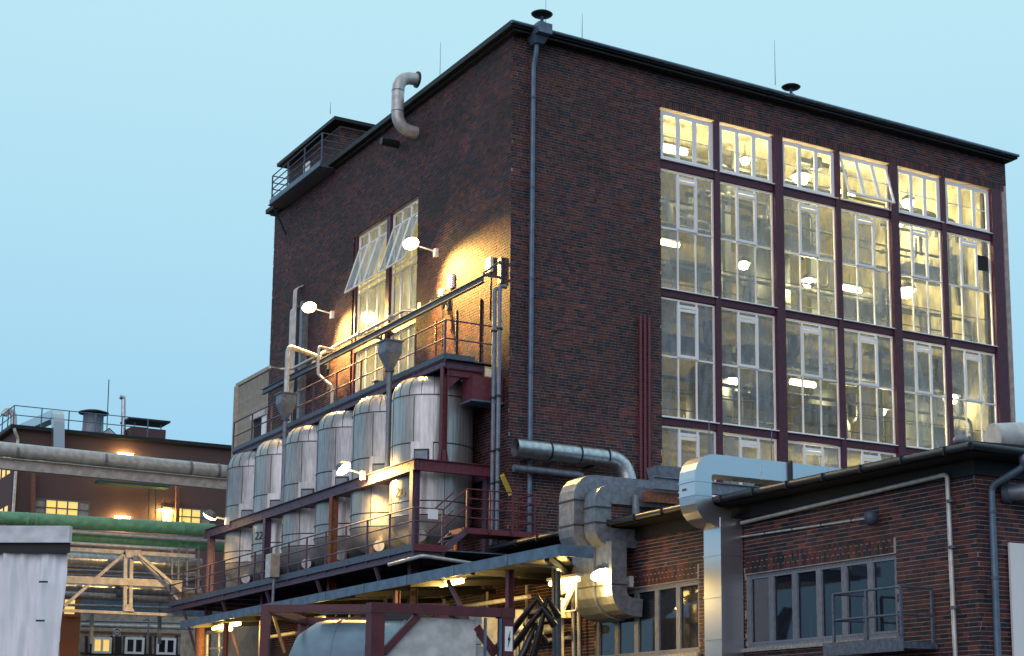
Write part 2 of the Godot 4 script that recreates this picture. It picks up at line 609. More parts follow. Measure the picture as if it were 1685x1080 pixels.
func main_building():
	var t := thing("factory_building", "tall dark clinker brick factory building with a big gridded window wall", "building", Vector3(9.7, 0, -9.7))
	var X := Vector3.RIGHT
	var Z := Vector3.BACK
	var mb := MB.new()
	var list := []
	var y0 := 5.0
	var hr := [Rect2(5.08, 0, 14.4, 15.68)]
	wall(mb, Vector3(0, y0, 0), X, Z, 19.7, 16.75, hr)
	lay(list, Vector3(0, y0, 0), X, Z, 19.7, 16.75, [Rect2(5.08, 0, 14.7, 15.86)])
	soldiers(list, Vector3(5.08, y0 + 15.68, 0), X, Z, 14.55)
	var hl := [Rect2(6.25, 7.9, 5.2, 5.85)]
	wall(mb, Vector3(0, y0, -0.302), Vector3.FORWARD, Vector3.LEFT, 19.1, 16.75, [Rect2(5.95, 7.9, 5.2, 5.85)])
	lay(list, Vector3(0, y0, 0), Vector3.FORWARD, Vector3.LEFT, 19.42, 16.75, hl)
	# reveals of the left window
	for z in [-6.25, -11.45]:
		lay(list, Vector3(0.0, 12.9, z), X, Vector3.FORWARD if z > -8 else Vector3.BACK, 0.2, 5.85, [])
	part(t, "wall", mb, "mortar")
	var plain := MB.new()
	plain.span(Vector3(0.3, 0, -19.42), Vector3(19.4, 21.7, -19.12))
	plain.span(Vector3(19.1, 0, -19.1), Vector3(19.4, 21.7, -0.4))
	plain.span(Vector3(0, 0, -19.42), Vector3(0.3, 4.99, 0))
	plain.span(Vector3(0.31, 0, -0.3), Vector3(19.4, 4.99, 0))
	part(t, "rear_wall", plain, "far_brick")
	set_bricks(t, list, 7.5)
	var r := part(t, "roof", MB.new().box(Vector3(9.8, 21.9, -9.62), Vector3(20.2, 0.16, 20.1)), "roof")
	part(r, "eave_gutter", MB.new().tube([Vector3(-0.3, 21.92, 0.48), Vector3(19.9, 21.92, 0.48)], 0.055, 8), "zinc")
	part(r, "soffit", MB.new().box(Vector3(9.8, 21.77, -9.6), Vector3(19.9, 0.06, 19.9)), "roof")
	# window wall
	var xs := [[5.1, 7.1], [7.3, 9.4], [9.75, 11.95], [12.13, 14.28], [14.6, 16.6], [16.8, 18.92]]
	var rows := [[7.0, 10.82], [11.08, 14.74], [15.0, 18.77], [19.05, 20.62]]
	for p in [7.2, 9.575, 12.04, 14.44, 16.7, 19.17]:
		var w := 0.2 if p in [7.2, 12.04, 16.7] else (0.33 if p < 19 else 0.46)
		part(t, "pilaster", MB.new().span(Vector3(p - w / 2, 5, -0.25), Vector3(p + w / 2, 20.68, 0.03 if w > 0.3 else -0.02)), "facade_purple")
	for b in xs:
		for y in [10.82, 14.74, 18.77]:
			var top: float = {10.82: 11.08, 14.74: 15.0, 18.77: 19.05}[y]
			part(t, "spandrel_beam", MB.new().span(Vector3(b[0] - 0.03, y + 0.03, -0.25), Vector3(b[1] + 0.03, top - 0.03, -0.05)), "facade_purple")
			part(t, "sill", MB.new().span(Vector3(b[0] - 0.02, top - 0.028, -0.2), Vector3(b[1] + 0.06, top + 0.0, 0.03)), "white_paint")
	for bi in 6:
		for ri in 4:
			var x0: float = xs[bi][0]
			var w: float = xs[bi][1] - x0
			var ya: float = rows[ri][0]
			var h: float = rows[ri][1] - ya
			var o := Vector3(x0, ya, -0.14)
			if ri == 3:
				var f := part(t, "window", bars(o, X, Z, [0.04, w - 0.04], [0.04, h - 0.04], 0.08, 0.09), "white_paint")
				for k in 3:
					var a := 0.08 + (w - 0.16) * k / 3.0
					var e := 0.08 + (w - 0.16) * (k + 1) / 3.0
					var sash := bars(Vector3.ZERO, X, Z, [a + 0.035, e - 0.035], [0.1, h - 0.1], 0.07, 0.05)
					sash.box(Vector3((a + e) / 2, h * 0.5, 0), Vector3(e - a - 0.14, 0.025, 0.03))
					var gl := MB.new().box(Vector3((a + e) / 2, h / 2, 0), Vector3(e - a - 0.12, h - 0.26, 0.006))
					var tilt := deg_to_rad(-17.0) if bi == 3 else 0.0
					for q in [["sash", sash, "white_paint"], ["pane", gl, "film_glass_0"]]:
						var n := MeshInstance3D.new()
						n.name = q[0]
						n.mesh = q[1].done(Vector3(0, -(h - 0.06), 0))
						n.material_override = M[q[2]]
						n.position = o + Vector3(0, h - 0.06, 0.02) - t.position
						n.rotation.x = tilt
						f.add_child(n, true)
			else:
				var c1 := w * 0.335
				var c2 := w * 0.665
				var mid := h * 0.51
				var mbf := bars(o, X, Z, [0.025, w - 0.025], [0.025, mid, h - 0.025], 0.05, 0.07)
				var b2 := Basis()
				mbf.box(o + Vector3(c1, mid / 2, 0), Vector3(0.04, mid - 0.06, 0.06))
				mbf.box(o + Vector3(c2, mid / 2, 0), Vector3(0.04, mid - 0.06, 0.06))
				var f := part(t, "window", mbf, "white_paint")
				var vent := bars(o + Vector3(0, 0, 0.03), X, Z, [c1, c2], [mid + 0.05, h - 0.32, h - 0.2], 0.085, 0.08)
				for c in [c1, c2]:
					vent.box(o + Vector3(c, h - 0.11, 0.028), Vector3(0.05, 0.16, 0.06), b2)
				part(f, "vent_sash", vent, "white_paint")
				var cells := [[0.05, c1, 0.05, mid], [c1, c2, 0.05, mid], [c2, w - 0.05, 0.05, mid], [0.05, c1, mid, h - 0.05], [c1, c2, mid, h - 0.32], [c1, c2, h - 0.2, h - 0.05], [c2, w - 0.05, mid, h - 0.05]]
				for ci in cells.size():
					var c: Array = cells[ci]
					if bi == 5 and ri == 2 and ci == 6:
						pane(f, o, X, Z, c[0], c[1], c[2], c[2] + 0.75, "film_glass_1")
						pane(f, o, X, Z, c[0], c[1], c[2] + 1.3, c[3], "film_glass_1")
						pane(f, o - Vector3(0, 0, 0.05), X, Z, c[0], c[1], c[2] + 0.75, c[2] + 1.3, "dark_inside", "dark_panel")
					else:
						pane(f, o, X, Z, c[0] + 0.01, c[1] - 0.01, c[2] + 0.01, c[3] - 0.01, "film_glass_%d" % ([0, 1, 1, 2][rng.randi_range(0, 3)] if ci < 3 else [1, 2, 2, 2][rng.randi_range(0, 3)]))  # upper panes get denser film to imitate sky reflection and a dimmer interior
				# thin glazing bars across the lower lights
				part(f, "glazing_bar", MB.new().box(o + Vector3(w / 2, mid * 0.48, -0.03), Vector3(w - 0.1, 0.022, 0.03)), "inside_grey")
	# left window group
	var Fz := Vector3.FORWARD
	part(t, "pilaster", MB.new().span(Vector3(0.02, 12.9, -8.72), Vector3(0.25, 18.75, -8.45)), "facade_purple")
	part(t, "pilaster", MB.new().span(Vector3(0.04, 12.9, -11.44), Vector3(0.25, 18.75, -11.28)), "facade_purple")
	part(t, "spandrel_beam", MB.new().span(Vector3(0.05, 14.62, -11.28), Vector3(0.25, 14.92, -6.27)), "facade_purple")
	for half in [[-6.3, 2.12], [-8.74, 2.5]]:
		var w: float = half[1]
		var o := Vector3(0.14, 12.9, half[0])
		var c1 := w * 0.34
		var c2 := w * 0.67
		var f := part(t, "window", bars(o, Fz, Vector3.LEFT, [0.03, c1, c2, w - 0.03], [0.03, 1.7], 0.06, 0.07), "white_paint")
		var f2 := part(t, "window", bars(o, Fz, Vector3.LEFT, [0.03, c1, c2, w - 0.03], [2.05, 3.75, 3.95, 5.35, 5.78], 0.06, 0.07), "white_paint")
		var us := [0.03, c1, c2, w - 0.03]
		for k in 3:
			pane(f, o, Fz, Vector3.LEFT, us[k] + 0.03, us[k + 1] - 0.03, 0.06, 1.67, "film_glass_1")
			pane(f2, o, Fz, Vector3.LEFT, us[k] + 0.03, us[k + 1] - 0.03, 2.08, 3.72, "film_glass_1")
			pane(f2, o, Fz, Vector3.LEFT, us[k] + 0.03, us[k + 1] - 0.03, 5.38, 5.75, "film_glass_1")
			# open top-hung sash
			var a: float = us[k] + 0.04
			var e: float = us[k + 1] - 0.04
			var sh := bars(Vector3.ZERO, Fz, Vector3.LEFT, [a, e], [-1.66, -0.02], 0.045, 0.04)
			var gl := MB.new().box(Fz * ((a + e) / 2) + Vector3.UP * -0.84, Vector3(0.006, 1.6, e - a - 0.03))
			for q in [["sash", sh, "white_paint"], ["pane", gl, "film_glass_2"]]:
				var n := MeshInstance3D.new()
				n.name = q[0]
				n.mesh = q[1].done()
				n.material_override = M[q[2]]
				n.position = Vector3(0.1, 18.24, half[0]) - t.position
				n.rotation.z = deg_to_rad(-17.0)
				f2.add_child(n, true)
	# roof house with railing
	var ph := MB.new()
	ph.span(Vector3(0.35, 22.02, -19.0), Vector3(5.2, 23.66, -13.9))
	part(t, "roof_house", ph, "mortar")
	var l2 := []
	lay(l2, Vector3(0.35, 22.02, -13.9), Fz, Vector3.LEFT, 5.1, 1.64, [])
	lay(l2, Vector3(0.35, 22.02, -13.9), X, Z, 4.8, 1.64, [])
	var mm := MultiMesh.new()
	mm.transform_format = MultiMesh.TRANSFORM_3D
	mm.use_colors = true
	var um := BoxMesh.new()
	um.material = M.brick_any
	mm.mesh = um
	mm.instance_count = l2.size()
	for i in l2.size():
		var e: Array = l2[i]
		mm.set_instance_transform(i, Transform3D(Basis(e[1] * e[3], Vector3.UP * e[4], e[2] * 0.04), e[0] - e[2] * 0.012 - t.position))
		var c: Array = BRICK[rng.randi_range(0, 7)]
		mm.set_instance_color(i, Color(c[0], c[1], c[2]))
	var mi := MultiMeshInstance3D.new()
	mi.name = "roof_house_brickwork"
	mi.multimesh = mm
	mi.set_meta("kind", "stuff")
	t.add_child(mi, true)
	part(t, "roof_house_roof", MB.new().span(Vector3(-0.05, 23.67, -19.3), Vector3(5.4, 23.8, -13.45)), "roof")
	part(t, "roof_house_door", MB.new().span(Vector3(0.3, 22.05, -17.35), Vector3(0.345, 23.2, -16.75)), "white_paint")
	var rl := thing("roof_railing", "grey tube railing round the roof house ledge on the factory roof", "railing", Vector3(-0.6, 21.8, -15.8))
	railing(rl, [Vector3(3.5, 21.95, -13.3), Vector3(-0.55, 21.95, -13.3), Vector3(-0.55, 21.85, -18.3), Vector3(0.2, 21.85, -18.3)], 1.05, 4, 1.7, "steel_blue", 0.022, 0.0)
	part(rl, "ledge", MB.new().span(Vector3(-0.65, 21.72, -18.4), Vector3(0.1, 21.765, -13.2)), "steel_blue")
	part(rl, "brace", MB.new().bar(Vector3(-0.55, 21.65, -18.1), Vector3(0.0, 20.6, -18.1), 0.05, 0.05), "black")
	part(rl, "toe_board", MB.new().span(Vector3(-0.62, 21.77, -18.35), Vector3(-0.6, 21.95, -13.25)), "zinc")


func hall_inside():
	var t: Node3D = get_node("factory_building")
	for y in [10.9, 14.86]:
		part(t, "floor_slab", MB.new().span(Vector3(4.0, y - 0.1, -12.4), Vector3(19.08, y + 0.1, -0.7)), "cream")
	part(t, "floor_slab", MB.new().span(Vector3(0.3, 6.6, -12.4), Vector3(19.08, 6.8, -0.4)), "concrete")
	part(t, "ceiling", MB.new().span(Vector3(0.31, 21.2, -12.4), Vector3(19.08, 21.4, -0.32)), "cream")
	part(t, "partition", MB.new().span(Vector3(0.31, 6.8, -12.7), Vector3(19.08, 21.2, -12.4)), "cream")
	part(t, "inner_lining", MB.new().span(Vector3(18.9, 6.8, -12.4), Vector3(19.05, 21.2, -0.5)), "cream")
	for y in [6.8, 10.98, 14.94]:
		for i in 4:
			var x := 6.6 + i * 3.7
			part(t, "column", MB.new().span(Vector3(x, y + 0.02, -4.2), Vector3(x + 0.25, y + (3.8 if y < 14 else 6.2), -3.95)), "inside_grey")
	# plant inside: vessels, pipe runs, ducts
	var k := 0
	for s in [[6.2, 15.0, -3.0, 0.7, 2.2], [11.0, 15.0, -2.6, 0.8, 2.6], [15.6, 15.0, -3.2, 0.6, 1.9], [8.6, 11.0, -2.6, 0.75, 2.3], [13.4, 11.0, -2.4, 0.7, 2.0], [17.6, 11.0, -3.2, 0.8, 2.4], [9.8, 19.3, -3.2, 0.45, 1.2], [17.0, 6.8, -2.5, 0.7, 2.6]]:
		var where: String = ["top", "top", "top", "middle", "middle", "middle", "top", "bottom"][k]
		var v := thing("process_vessel", "blurred grey vessel behind dirty panes of the %s window rows" % where, "vessel", Vector3(s[0], s[1], s[2]), "vessels inside the lit hall")
		part(v, "body", MB.new().lathe(Vector3(s[0], s[1] + 0.3, s[2]), [[0, -0.2], [s[3] * 0.7, -0.1], [s[3], 0.15], [s[3], s[4] - 0.4], [s[3] * 0.7, s[4] - 0.12], [0, s[4]]], 16), "inside_grey")
		for a in 3:
			var q := Vector3(s[0] + s[3] * 0.8 * cos(a * 2.1), s[1], s[2] + s[3] * 0.8 * sin(a * 2.1))
			part(v, "leg", MB.new().bar(q, q + Vector3.UP * 0.5, 0.06, 0.06), "inside_grey")
		part(v, "outlet_pipe", MB.new().tube([Vector3(s[0], s[1] + s[4], s[2]), Vector3(s[0], s[1] + s[4] + 0.5, s[2]), Vector3(s[0] + 1.2, s[1] + s[4] + 0.55, s[2])], 0.06, 8), "inside_grey")
		k += 1
	for q in [[8.6, -1.3, 0.07], [9.7, -2.4, 0.12], [12.6, -1.2, 0.06], [13.7, -1.8, 0.14], [14.1, -3.0, 0.1], [16.1, -1.1, 0.06], [17.6, -1.6, 0.09], [18.3, -1.3, 0.05], [16.9, -3.4, 0.16], [19.9, -1.6, 0.06], [20.4, -2.6, 0.1]]:
		var p := MB.new().tube(path([Vector3(4.6, q[0] + 0.8, q[1]), Vector3(4.8, q[0], q[1]), Vector3(18.7, q[0], q[1]), Vector3(18.8, q[0] - 0.8, q[1])], 0.2), q[2], 8)
		solo("inside_pipe", "dim pipe running across the lit hall behind the %s panes" % ("lowest" if q[0] < 10 else ("middle" if q[0] < 14.5 else ("upper tall" if q[0] < 18.8 else "small top"))), "pipe", p, "inside_grey", "pipe runs inside the hall")
	for q in [[7.2, 16.3, 1.6, 0.5], [10.8, 17.9, 2.6, 0.45], [14.2, 16.0, 1.5, 0.7], [17.4, 17.8, 1.8, 0.5], [6.6, 13.9, 2.0, 0.4], [12.6, 12.2, 1.8, 0.6], [16.3, 13.8, 2.4, 0.45], [10.2, 13.9, 1.6, 0.5], [18.0, 12.0, 1.2, 0.6]]:
		var p := Vector3(q[0], q[1], -1.9)
		var v := thing("inside_duct", "dark box duct hanging in the hall behind the %s row of tall panes" % ("upper" if q[1] > 15 else "middle"), "duct", p, "box ducts inside the hall")
		part(v, "duct", MB.new().box(p, Vector3(q[2], q[3], 0.6)), "inside_grey")
		part(v, "neck", MB.new().tube(path([p + Vector3(q[2] / 2, 0, 0), p + Vector3(q[2] / 2 + 0.5, 0, 0), p + Vector3(q[2] / 2 + 0.5, 0.9, 0)], 0.2), 0.16, 10), "inside_grey")
	for q in [[6.0, 11.1, 14.6], [10.6, 15.2, 20.8], [14.9, 11.1, 14.6], [8.3, 15.2, 19.0], [16.4, 7, 10.6], [18.2, 15.2, 20.6]]:
		solo("inside_riser", "dim upright pipe standing in the lit hall behind the window wall", "pipe", MB.new().tube([Vector3(q[0], q[1], -1.5), Vector3(q[0], q[2], -1.5)], 0.09, 8), "inside_grey", "upright pipes inside the hall")
	for k2 in 34:
		var lv: float = [7.0, 11.1, 15.0, 15.0][k2 % 4]
		var hh: float = 3.6 if lv < 14 else 5.8
		var a := Vector3(rng.randf_range(5.3, 18.0), lv + rng.randf_range(0.5, hh), rng.randf_range(-3.6, -0.9))
		var e := a + Vector3(rng.randf_range(0.8, 2.8), 0, 0)
		var r := rng.randf_range(0.03, 0.13)
		var drop := rng.randf_range(0.5, 1.6) * (1.0 if k2 % 2 else -1.0)
		drop = clampf(a.y + drop, lv + 0.1, lv + hh) - a.y
		var where: String = "lowest window row" if lv < 10 else ("middle row of tall panes" if lv < 14 else "upper window rows")
		var pv := thing("pipe_branch", "dim bent pipe with a valve behind the %s" % where, "pipe", a, "pipe branches inside the hall")
		part(pv, "pipe", MB.new().tube(path([a, e, e + Vector3(0, drop, 0)], minf(0.2, absf(drop) * 0.4 + 0.01)), r, 8), "inside_grey")
		part(pv, "valve", MB.new().lathe(a.lerp(e, 0.4), [[0, -r * 2.2], [r * 1.9, -r * 1.6], [r * 1.9, r * 1.6], [0, r * 2.2]], 10), "inside_grey")
	for y in [15.0, 11.05]:
		var g := thing("inside_railing", "dim guard rail inside the hall behind the %s window row" % ("upper" if y > 12 else "middle"), "railing", Vector3(12, y, -1.0))
		railing(g, [Vector3(5.3, y, -1.0), Vector3(18.7, y, -1.0)], 1.05, 2, 1.9, "inside_grey", 0.025)
	# hall lamps
	var spots := [[6.9, 20.3, -2.0], [9.6, 20.4, -1.8], [12.0, 20.3, -1.9], [14.2, 20.3, -2.4], [16.6, 20.2, -1.7], [18.2, 20.3, -4.0], [6.3, 17.0, -1.6], [9.4, 16.8, -1.7], [12.0, 16.6, -1.6], [14.6, 17.0, -2.6], [16.5, 17.0, -1.8], [8.9, 12.9, -1.7], [11.9, 13.2, -1.9], [15.2, 12.6, -1.8], [18.3, 13.4, -1.7], [7.0, 12.0, -5.0], [7.9, 9.5, -1.9], [9.4, 9.2, -2.6], [13.2, 9.6, -3.0], [2.0, 16.4, -8.0], [2.2, 17.3, -10.4], [2.4, 13.4, -9.2]]
	var lamp_no := 0
	for s in spots:
		var p := Vector3(s[0], s[1], s[2])
		var row: String = "top row of small panes" if s[1] > 19 else ("upper row of tall panes" if s[1] > 15 else ("middle row of tall panes" if s[1] > 11 else "lowest window row"))
		if s[0] < 4:
			row = "tall side window with open sashes"
		var l := thing("hall_lamp", "glowing warm lamp inside the hall behind the %s" % row, "lamp", p, "lamps inside the lit hall")
		var z: float = [1.0, 0.7, 1.25, 0.85][lamp_no % 4]
		if lamp_no % 3 == 0:
			part(l, "tube", MB.new().tube([p - Vector3(0.5, 0, 0), p + Vector3(0.5, 0, 0)], 0.08, 10), "hall_lamp_face")
			part(l, "housing", MB.new().box(p + Vector3(0, 0.14, 0), Vector3(1.1, 0.08, 0.24)), "inside_grey")
		else:
			part(l, "bulb", MB.new().lathe(p, [[0, -0.2 * z], [0.16 * z, -0.14 * z], [0.22 * z, 0.0], [0.12 * z, 0.16 * z], [0, 0.18 * z]], 14), "hall_lamp_face")
			part(l, "reflector", MB.new().lathe(p, [[0.3 * z, 0.06], [0.2 * z, 0.2 * z], [0.06, 0.3 * z]], 16), "inside_grey")
		part(l, "cord", MB.new().bar(p + Vector3(0, 0.2, 0), p + Vector3(0, 0.55, 0), 0.015, 0.015), "black")
		var o := omni(Vector3(0, -0.25, 0), Color(1.0, 0.91, 0.62), ([19.0, 13.0, 16.0][lamp_no % 3] if s[1] > 19 else [7.0, 2.0, 5.0, 14.0, 3.0][lamp_no % 5]), 0.25)
		lamp_no += 1
		l.add_child(o)


func annex():
	var t := thing("annex_building", "low dark brick annex with wide eaves in front of the factory", "building", Vector3(5, 0, 9))
	var X := Vector3.RIGHT
	var Z := Vector3.BACK
	var mb := MB.new()
	var list := []
	# long wall facing -x, from z=0.35 to 18.0 ; u runs along +z
	var w1 := Rect2(10.6, 2.6, 4.88, 1.58)
	var w2 := Rect2(4.3, 2.6, 4.55, 1.65)
	wall(mb, Vector3(0, 1, 0.35), Z, Vector3.LEFT, 17.65, 6.0, [w1, w2])
	lay(list, Vector3(0, 1, 0.35), Z, Vector3.LEFT, 17.65, 6.0, [Rect2(10.6, 2.6, 4.88, 1.89), Rect2(4.3, 2.6, 4.55, 1.97)])
	soldiers(list, Vector3(0, 5.2, 10.95), Z, Vector3.LEFT, 4.88, 2)
	soldiers(list, Vector3(0, 5.27, 4.65), Z, Vector3.LEFT, 4.55, 2)
	wall(mb, Vector3(0.302, 1, 18.0), X, Z, 11.7, 6.0, [])
	lay(list, Vector3(0, 1, 18.0), X, Z, 4.0, 6.0, [])
	part(t, "wall", mb, "mortar")
	set_bricks(t, list, 3.3)
	part(t, "base_wall", MB.new().span(Vector3(0, 0, 0.35), Vector3(12, 0.99, 18.0)), "concrete")
	var r := part(t, "roof", MB.new().hexa([Vector3(-0.7, 6.78, 0.1), Vector3(12.0, 7.25, 0.1), Vector3(12.0, 7.25, 18.65), Vector3(-0.7, 6.78, 18.65), Vector3(-0.7, 6.86, 0.1), Vector3(12.0, 7.33, 0.1), Vector3(12.0, 7.33, 18.65), Vector3(-0.7, 6.86, 18.65)]), "roof")
	part(r, "soffit", MB.new().span(Vector3(-0.65, 6.68, 0.15), Vector3(12, 6.74, 18.6)), "roof")
	part(t, "eave_shade_strip", MB.new().span(Vector3(-0.06, 6.4, 0.36), Vector3(-0.015, 6.675, 18.06)), "roof")  # black strips added at the wall top, standing in for shade under the eave
	part(t, "eave_shade_strip", MB.new().span(Vector3(-0.01, 6.4, 18.015), Vector3(8.0, 6.675, 18.06)), "roof")
	part(r, "eave_gutter", MB.new().tube([Vector3(-0.76, 6.76, 0.5), Vector3(-0.76, 6.76, 18.7)], 0.07, 8), "gutter")
	part(r, "eave_gutter", MB.new().tube([Vector3(-0.76, 6.76, 18.72), Vector3(8, 6.76, 18.72)], 0.07, 8), "gutter")
	for i in 15:
		part(r, "gutter_bracket", MB.new().box(Vector3(-0.8, 6.75, 2.0 + i * 1.15), Vector3(0.1, 0.16, 0.03)), "black")
	# windows
	for w in [[10.95, 15.83, 6, "grey_wood"], [4.65, 9.2, 5, "grey_wood"]]:
		var o := Vector3(0.1, 3.6, w[0])
		var len: float = w[1] - w[0]
		var us := []
		for k in w[2] + 1:
			us.append(0.04 + (len - 0.08) * k / w[2])
		var h := 1.6 if w[2] == 6 else 1.66
		var f := part(t, "window_band", bars(o, Z, Vector3.LEFT, us, [0.04, h - 0.04], 0.06, 0.1), w[3])
		for k in w[2]:
			part(f, "casement", bars(o + Vector3(-0.02, 0, 0), Z, Vector3.LEFT, [us[k] + 0.058, us[k + 1] - 0.058], [0.1, h - 0.1], 0.05, 0.06), w[3])
			pane(f, o, Z, Vector3.LEFT, us[k] + 0.07, us[k + 1] - 0.07, 0.12, h - 0.12, "dark_glass")
		part(f, "sill", MB.new().span(Vector3(-0.1, 3.52, w[0] - 0.1), Vector3(0.1, 3.6, w[1] + 0.05)), "concrete")
		# room behind the panes
		var rm := MB.new()
		rm.span(Vector3(3.2, 2.0, w[0] - 1.0), Vector3(3.3, 6.2, w[1] + 1.0))
		part(t, "room_wall", rm, "inside_grey")
	part(t, "room_floor", MB.new().span(Vector3(0.31, 2.6, 0.7), Vector3(3.19, 2.7, 17.6)), "inside_grey")
	part(t, "room_ceiling", MB.new().span(Vector3(0.31, 6.2, 0.7), Vector3(3.3, 6.3, 17.6)), "inside_grey")
	solo("window_card", "small white card standing inside the last dark annex window", "card", MB.new().box(Vector3(0.25, 3.85, 15.35), Vector3(0.04, 0.2, 0.16)), "white_sign")
	solo("yellow_tag", "yellow strip hanging behind a dark annex window pane", "tag", MB.new().box(Vector3(0.22, 3.95, 12.9), Vector3(0.02, 0.42, 0.06)), "yellow")
	# downpipes and conduits
	var d1 := thing("conduit_pipe", "slim grey pipe under the annex eave turning down the brick wall", "pipe", Vector3(-0.1, 1, 17.4))
	part(d1, "pipe", MB.new().tube(path([Vector3(-0.12, 6.3, 11.0), Vector3(-0.12, 6.48, 17.42), Vector3(-0.12, 1.0, 17.5)], 0.1), 0.045, 10), "pipe_white")
	for q in [5.95, 5.1, 4.0]:
		part(d1, "clamp", MB.new().tube([Vector3(-0.12, q, 17.48), Vector3(-0.12, q + 0.05, 17.48)], 0.075, 10), "steel_blue")
	var d2 := thing("downpipe", "fat zinc downpipe with swan neck at the annex corner", "downpipe", Vector3(0.5, 1, 18.15))
	part(d2, "pipe", MB.new().tube(path([Vector3(0.55, 6.72, 18.7), Vector3(0.55, 6.5, 18.7), Vector3(0.28, 6.2, 18.13), Vector3(0.28, 1.0, 18.13)], 0.12), 0.065, 12), "zinc")
	part(d2, "funnel", MB.new().lathe(Vector3(0.55, 6.5, 18.7), [[0.0, 0], [0.07, 0.0], [0.11, 0.22], [0, 0.22]], 12), "zinc")
	for y in [5.7, 4.5]:
		part(d2, "clamp", MB.new().tube([Vector3(0.28, y, 18.13), Vector3(0.28, y + 0.05, 18.13)], 0.08, 12), "steel_blue")
	var cd := thing("wall_conduit", "thin white conduit on the annex wall ending at a grey floodlight", "conduit", Vector3(-0.05, 5.9, 12.8))
	part(cd, "tube", MB.new().tube([Vector3(-0.05, 6.02, 10.4), Vector3(-0.05, 5.94, 15.1)], 0.025, 8), "pipe_white")
	for k in 5:
		part(cd, "clip", MB.new().box(Vector3(-0.04, 6.01 - k * 0.016, 10.8 + k * 0.95), Vector3(0.07, 0.07, 0.03)), "black")
	var fl := thing("floodlight", "unlit grey floodlight can on the annex wall", "floodlight", Vector3(-0.2, 5.9, 15.3))
	part(fl, "can", MB.new().lathe(Vector3(-0.12, 5.98, 15.2), [[0.0, 0], [0.1, 0], [0.14, 0.32], [0.0, 0.3]], 14, Vector3(-0.5, -0.35, 0.8).normalized()), "steel_blue")
	part(fl, "bracket", MB.new().bar(Vector3(0, 5.95, 15.25), Vector3(-0.14, 5.97, 15.22), 0.06, 0.06), "black")
	# little balcony under the window
	var b := thing("window_balcony", "small dark steel balcony below the annex window", "balcony", Vector3(-0.5, 3.4, 15.8))
	part(b, "deck", MB.new().span(Vector3(-0.9, 3.3, 14.7), Vector3(-0.05, 3.42, 16.95)), "steel_blue")
	part(b, "kick_plate", MB.new().span(Vector3(-0.92, 3.25, 14.68), Vector3(-0.9, 3.5, 16.97)), "steel_blue")
	railing(b, [Vector3(-0.12, 3.42, 15.0), Vector3(-0.88, 3.42, 14.98), Vector3(-0.88, 3.42, 16.9), Vector3(-0.12, 3.42, 16.9)], 1.0, 2, 0.95, "steel_blue", 0.025)
	solo("white_board", "blank white and grey board fixed on the annex end wall", "board", MB.new().span(Vector3(0.72, 2.0, 18.05), Vector3(2.6, 5.2, 18.1)), "white_sign")
	var bp := thing("insulated_pipe", "thick grey insulated pipe entering the annex end wall", "pipe", Vector3(1.2, 6.1, 18.4))
	part(bp, "pipe", MB.new().tube([Vector3(0.75, 6.12, 18.1), Vector3(0.95, 6.12, 18.4), Vector3(3.5, 6.12, 19.2)], 0.16, 16), "dull_duct")
	part(bp, "collar", MB.new().tube([Vector3(0.7, 6.12, 18.02), Vector3(0.76, 6.12, 18.12)], 0.2, 16), "steel_blue")
	var sp := thing("roof_camera", "small grey roof fitting standing on the annex ridge", "roof fitting", Vector3(-0.3, 6.86, 18.1))
	part(sp, "body", MB.new().lathe(Vector3(-0.3, 6.95, 18.0), [[0, 0], [0.13, 0.0], [0.15, 0.08], [0.1, 0.14], [0, 0.15]], 14), "dull_duct")
	part(sp, "foot", MB.new().box(Vector3(-0.3, 6.91, 18.0), Vector3(0.14, 0.1, 0.14)), "black")
	solo("white_duct", "pale round duct lying on the annex roof edge", "duct", MB.new().tube([Vector3(0.6, 7.15, 17.9), Vector3(3.5, 7.45, 18.5)], 0.28, 16), "pipe_white")


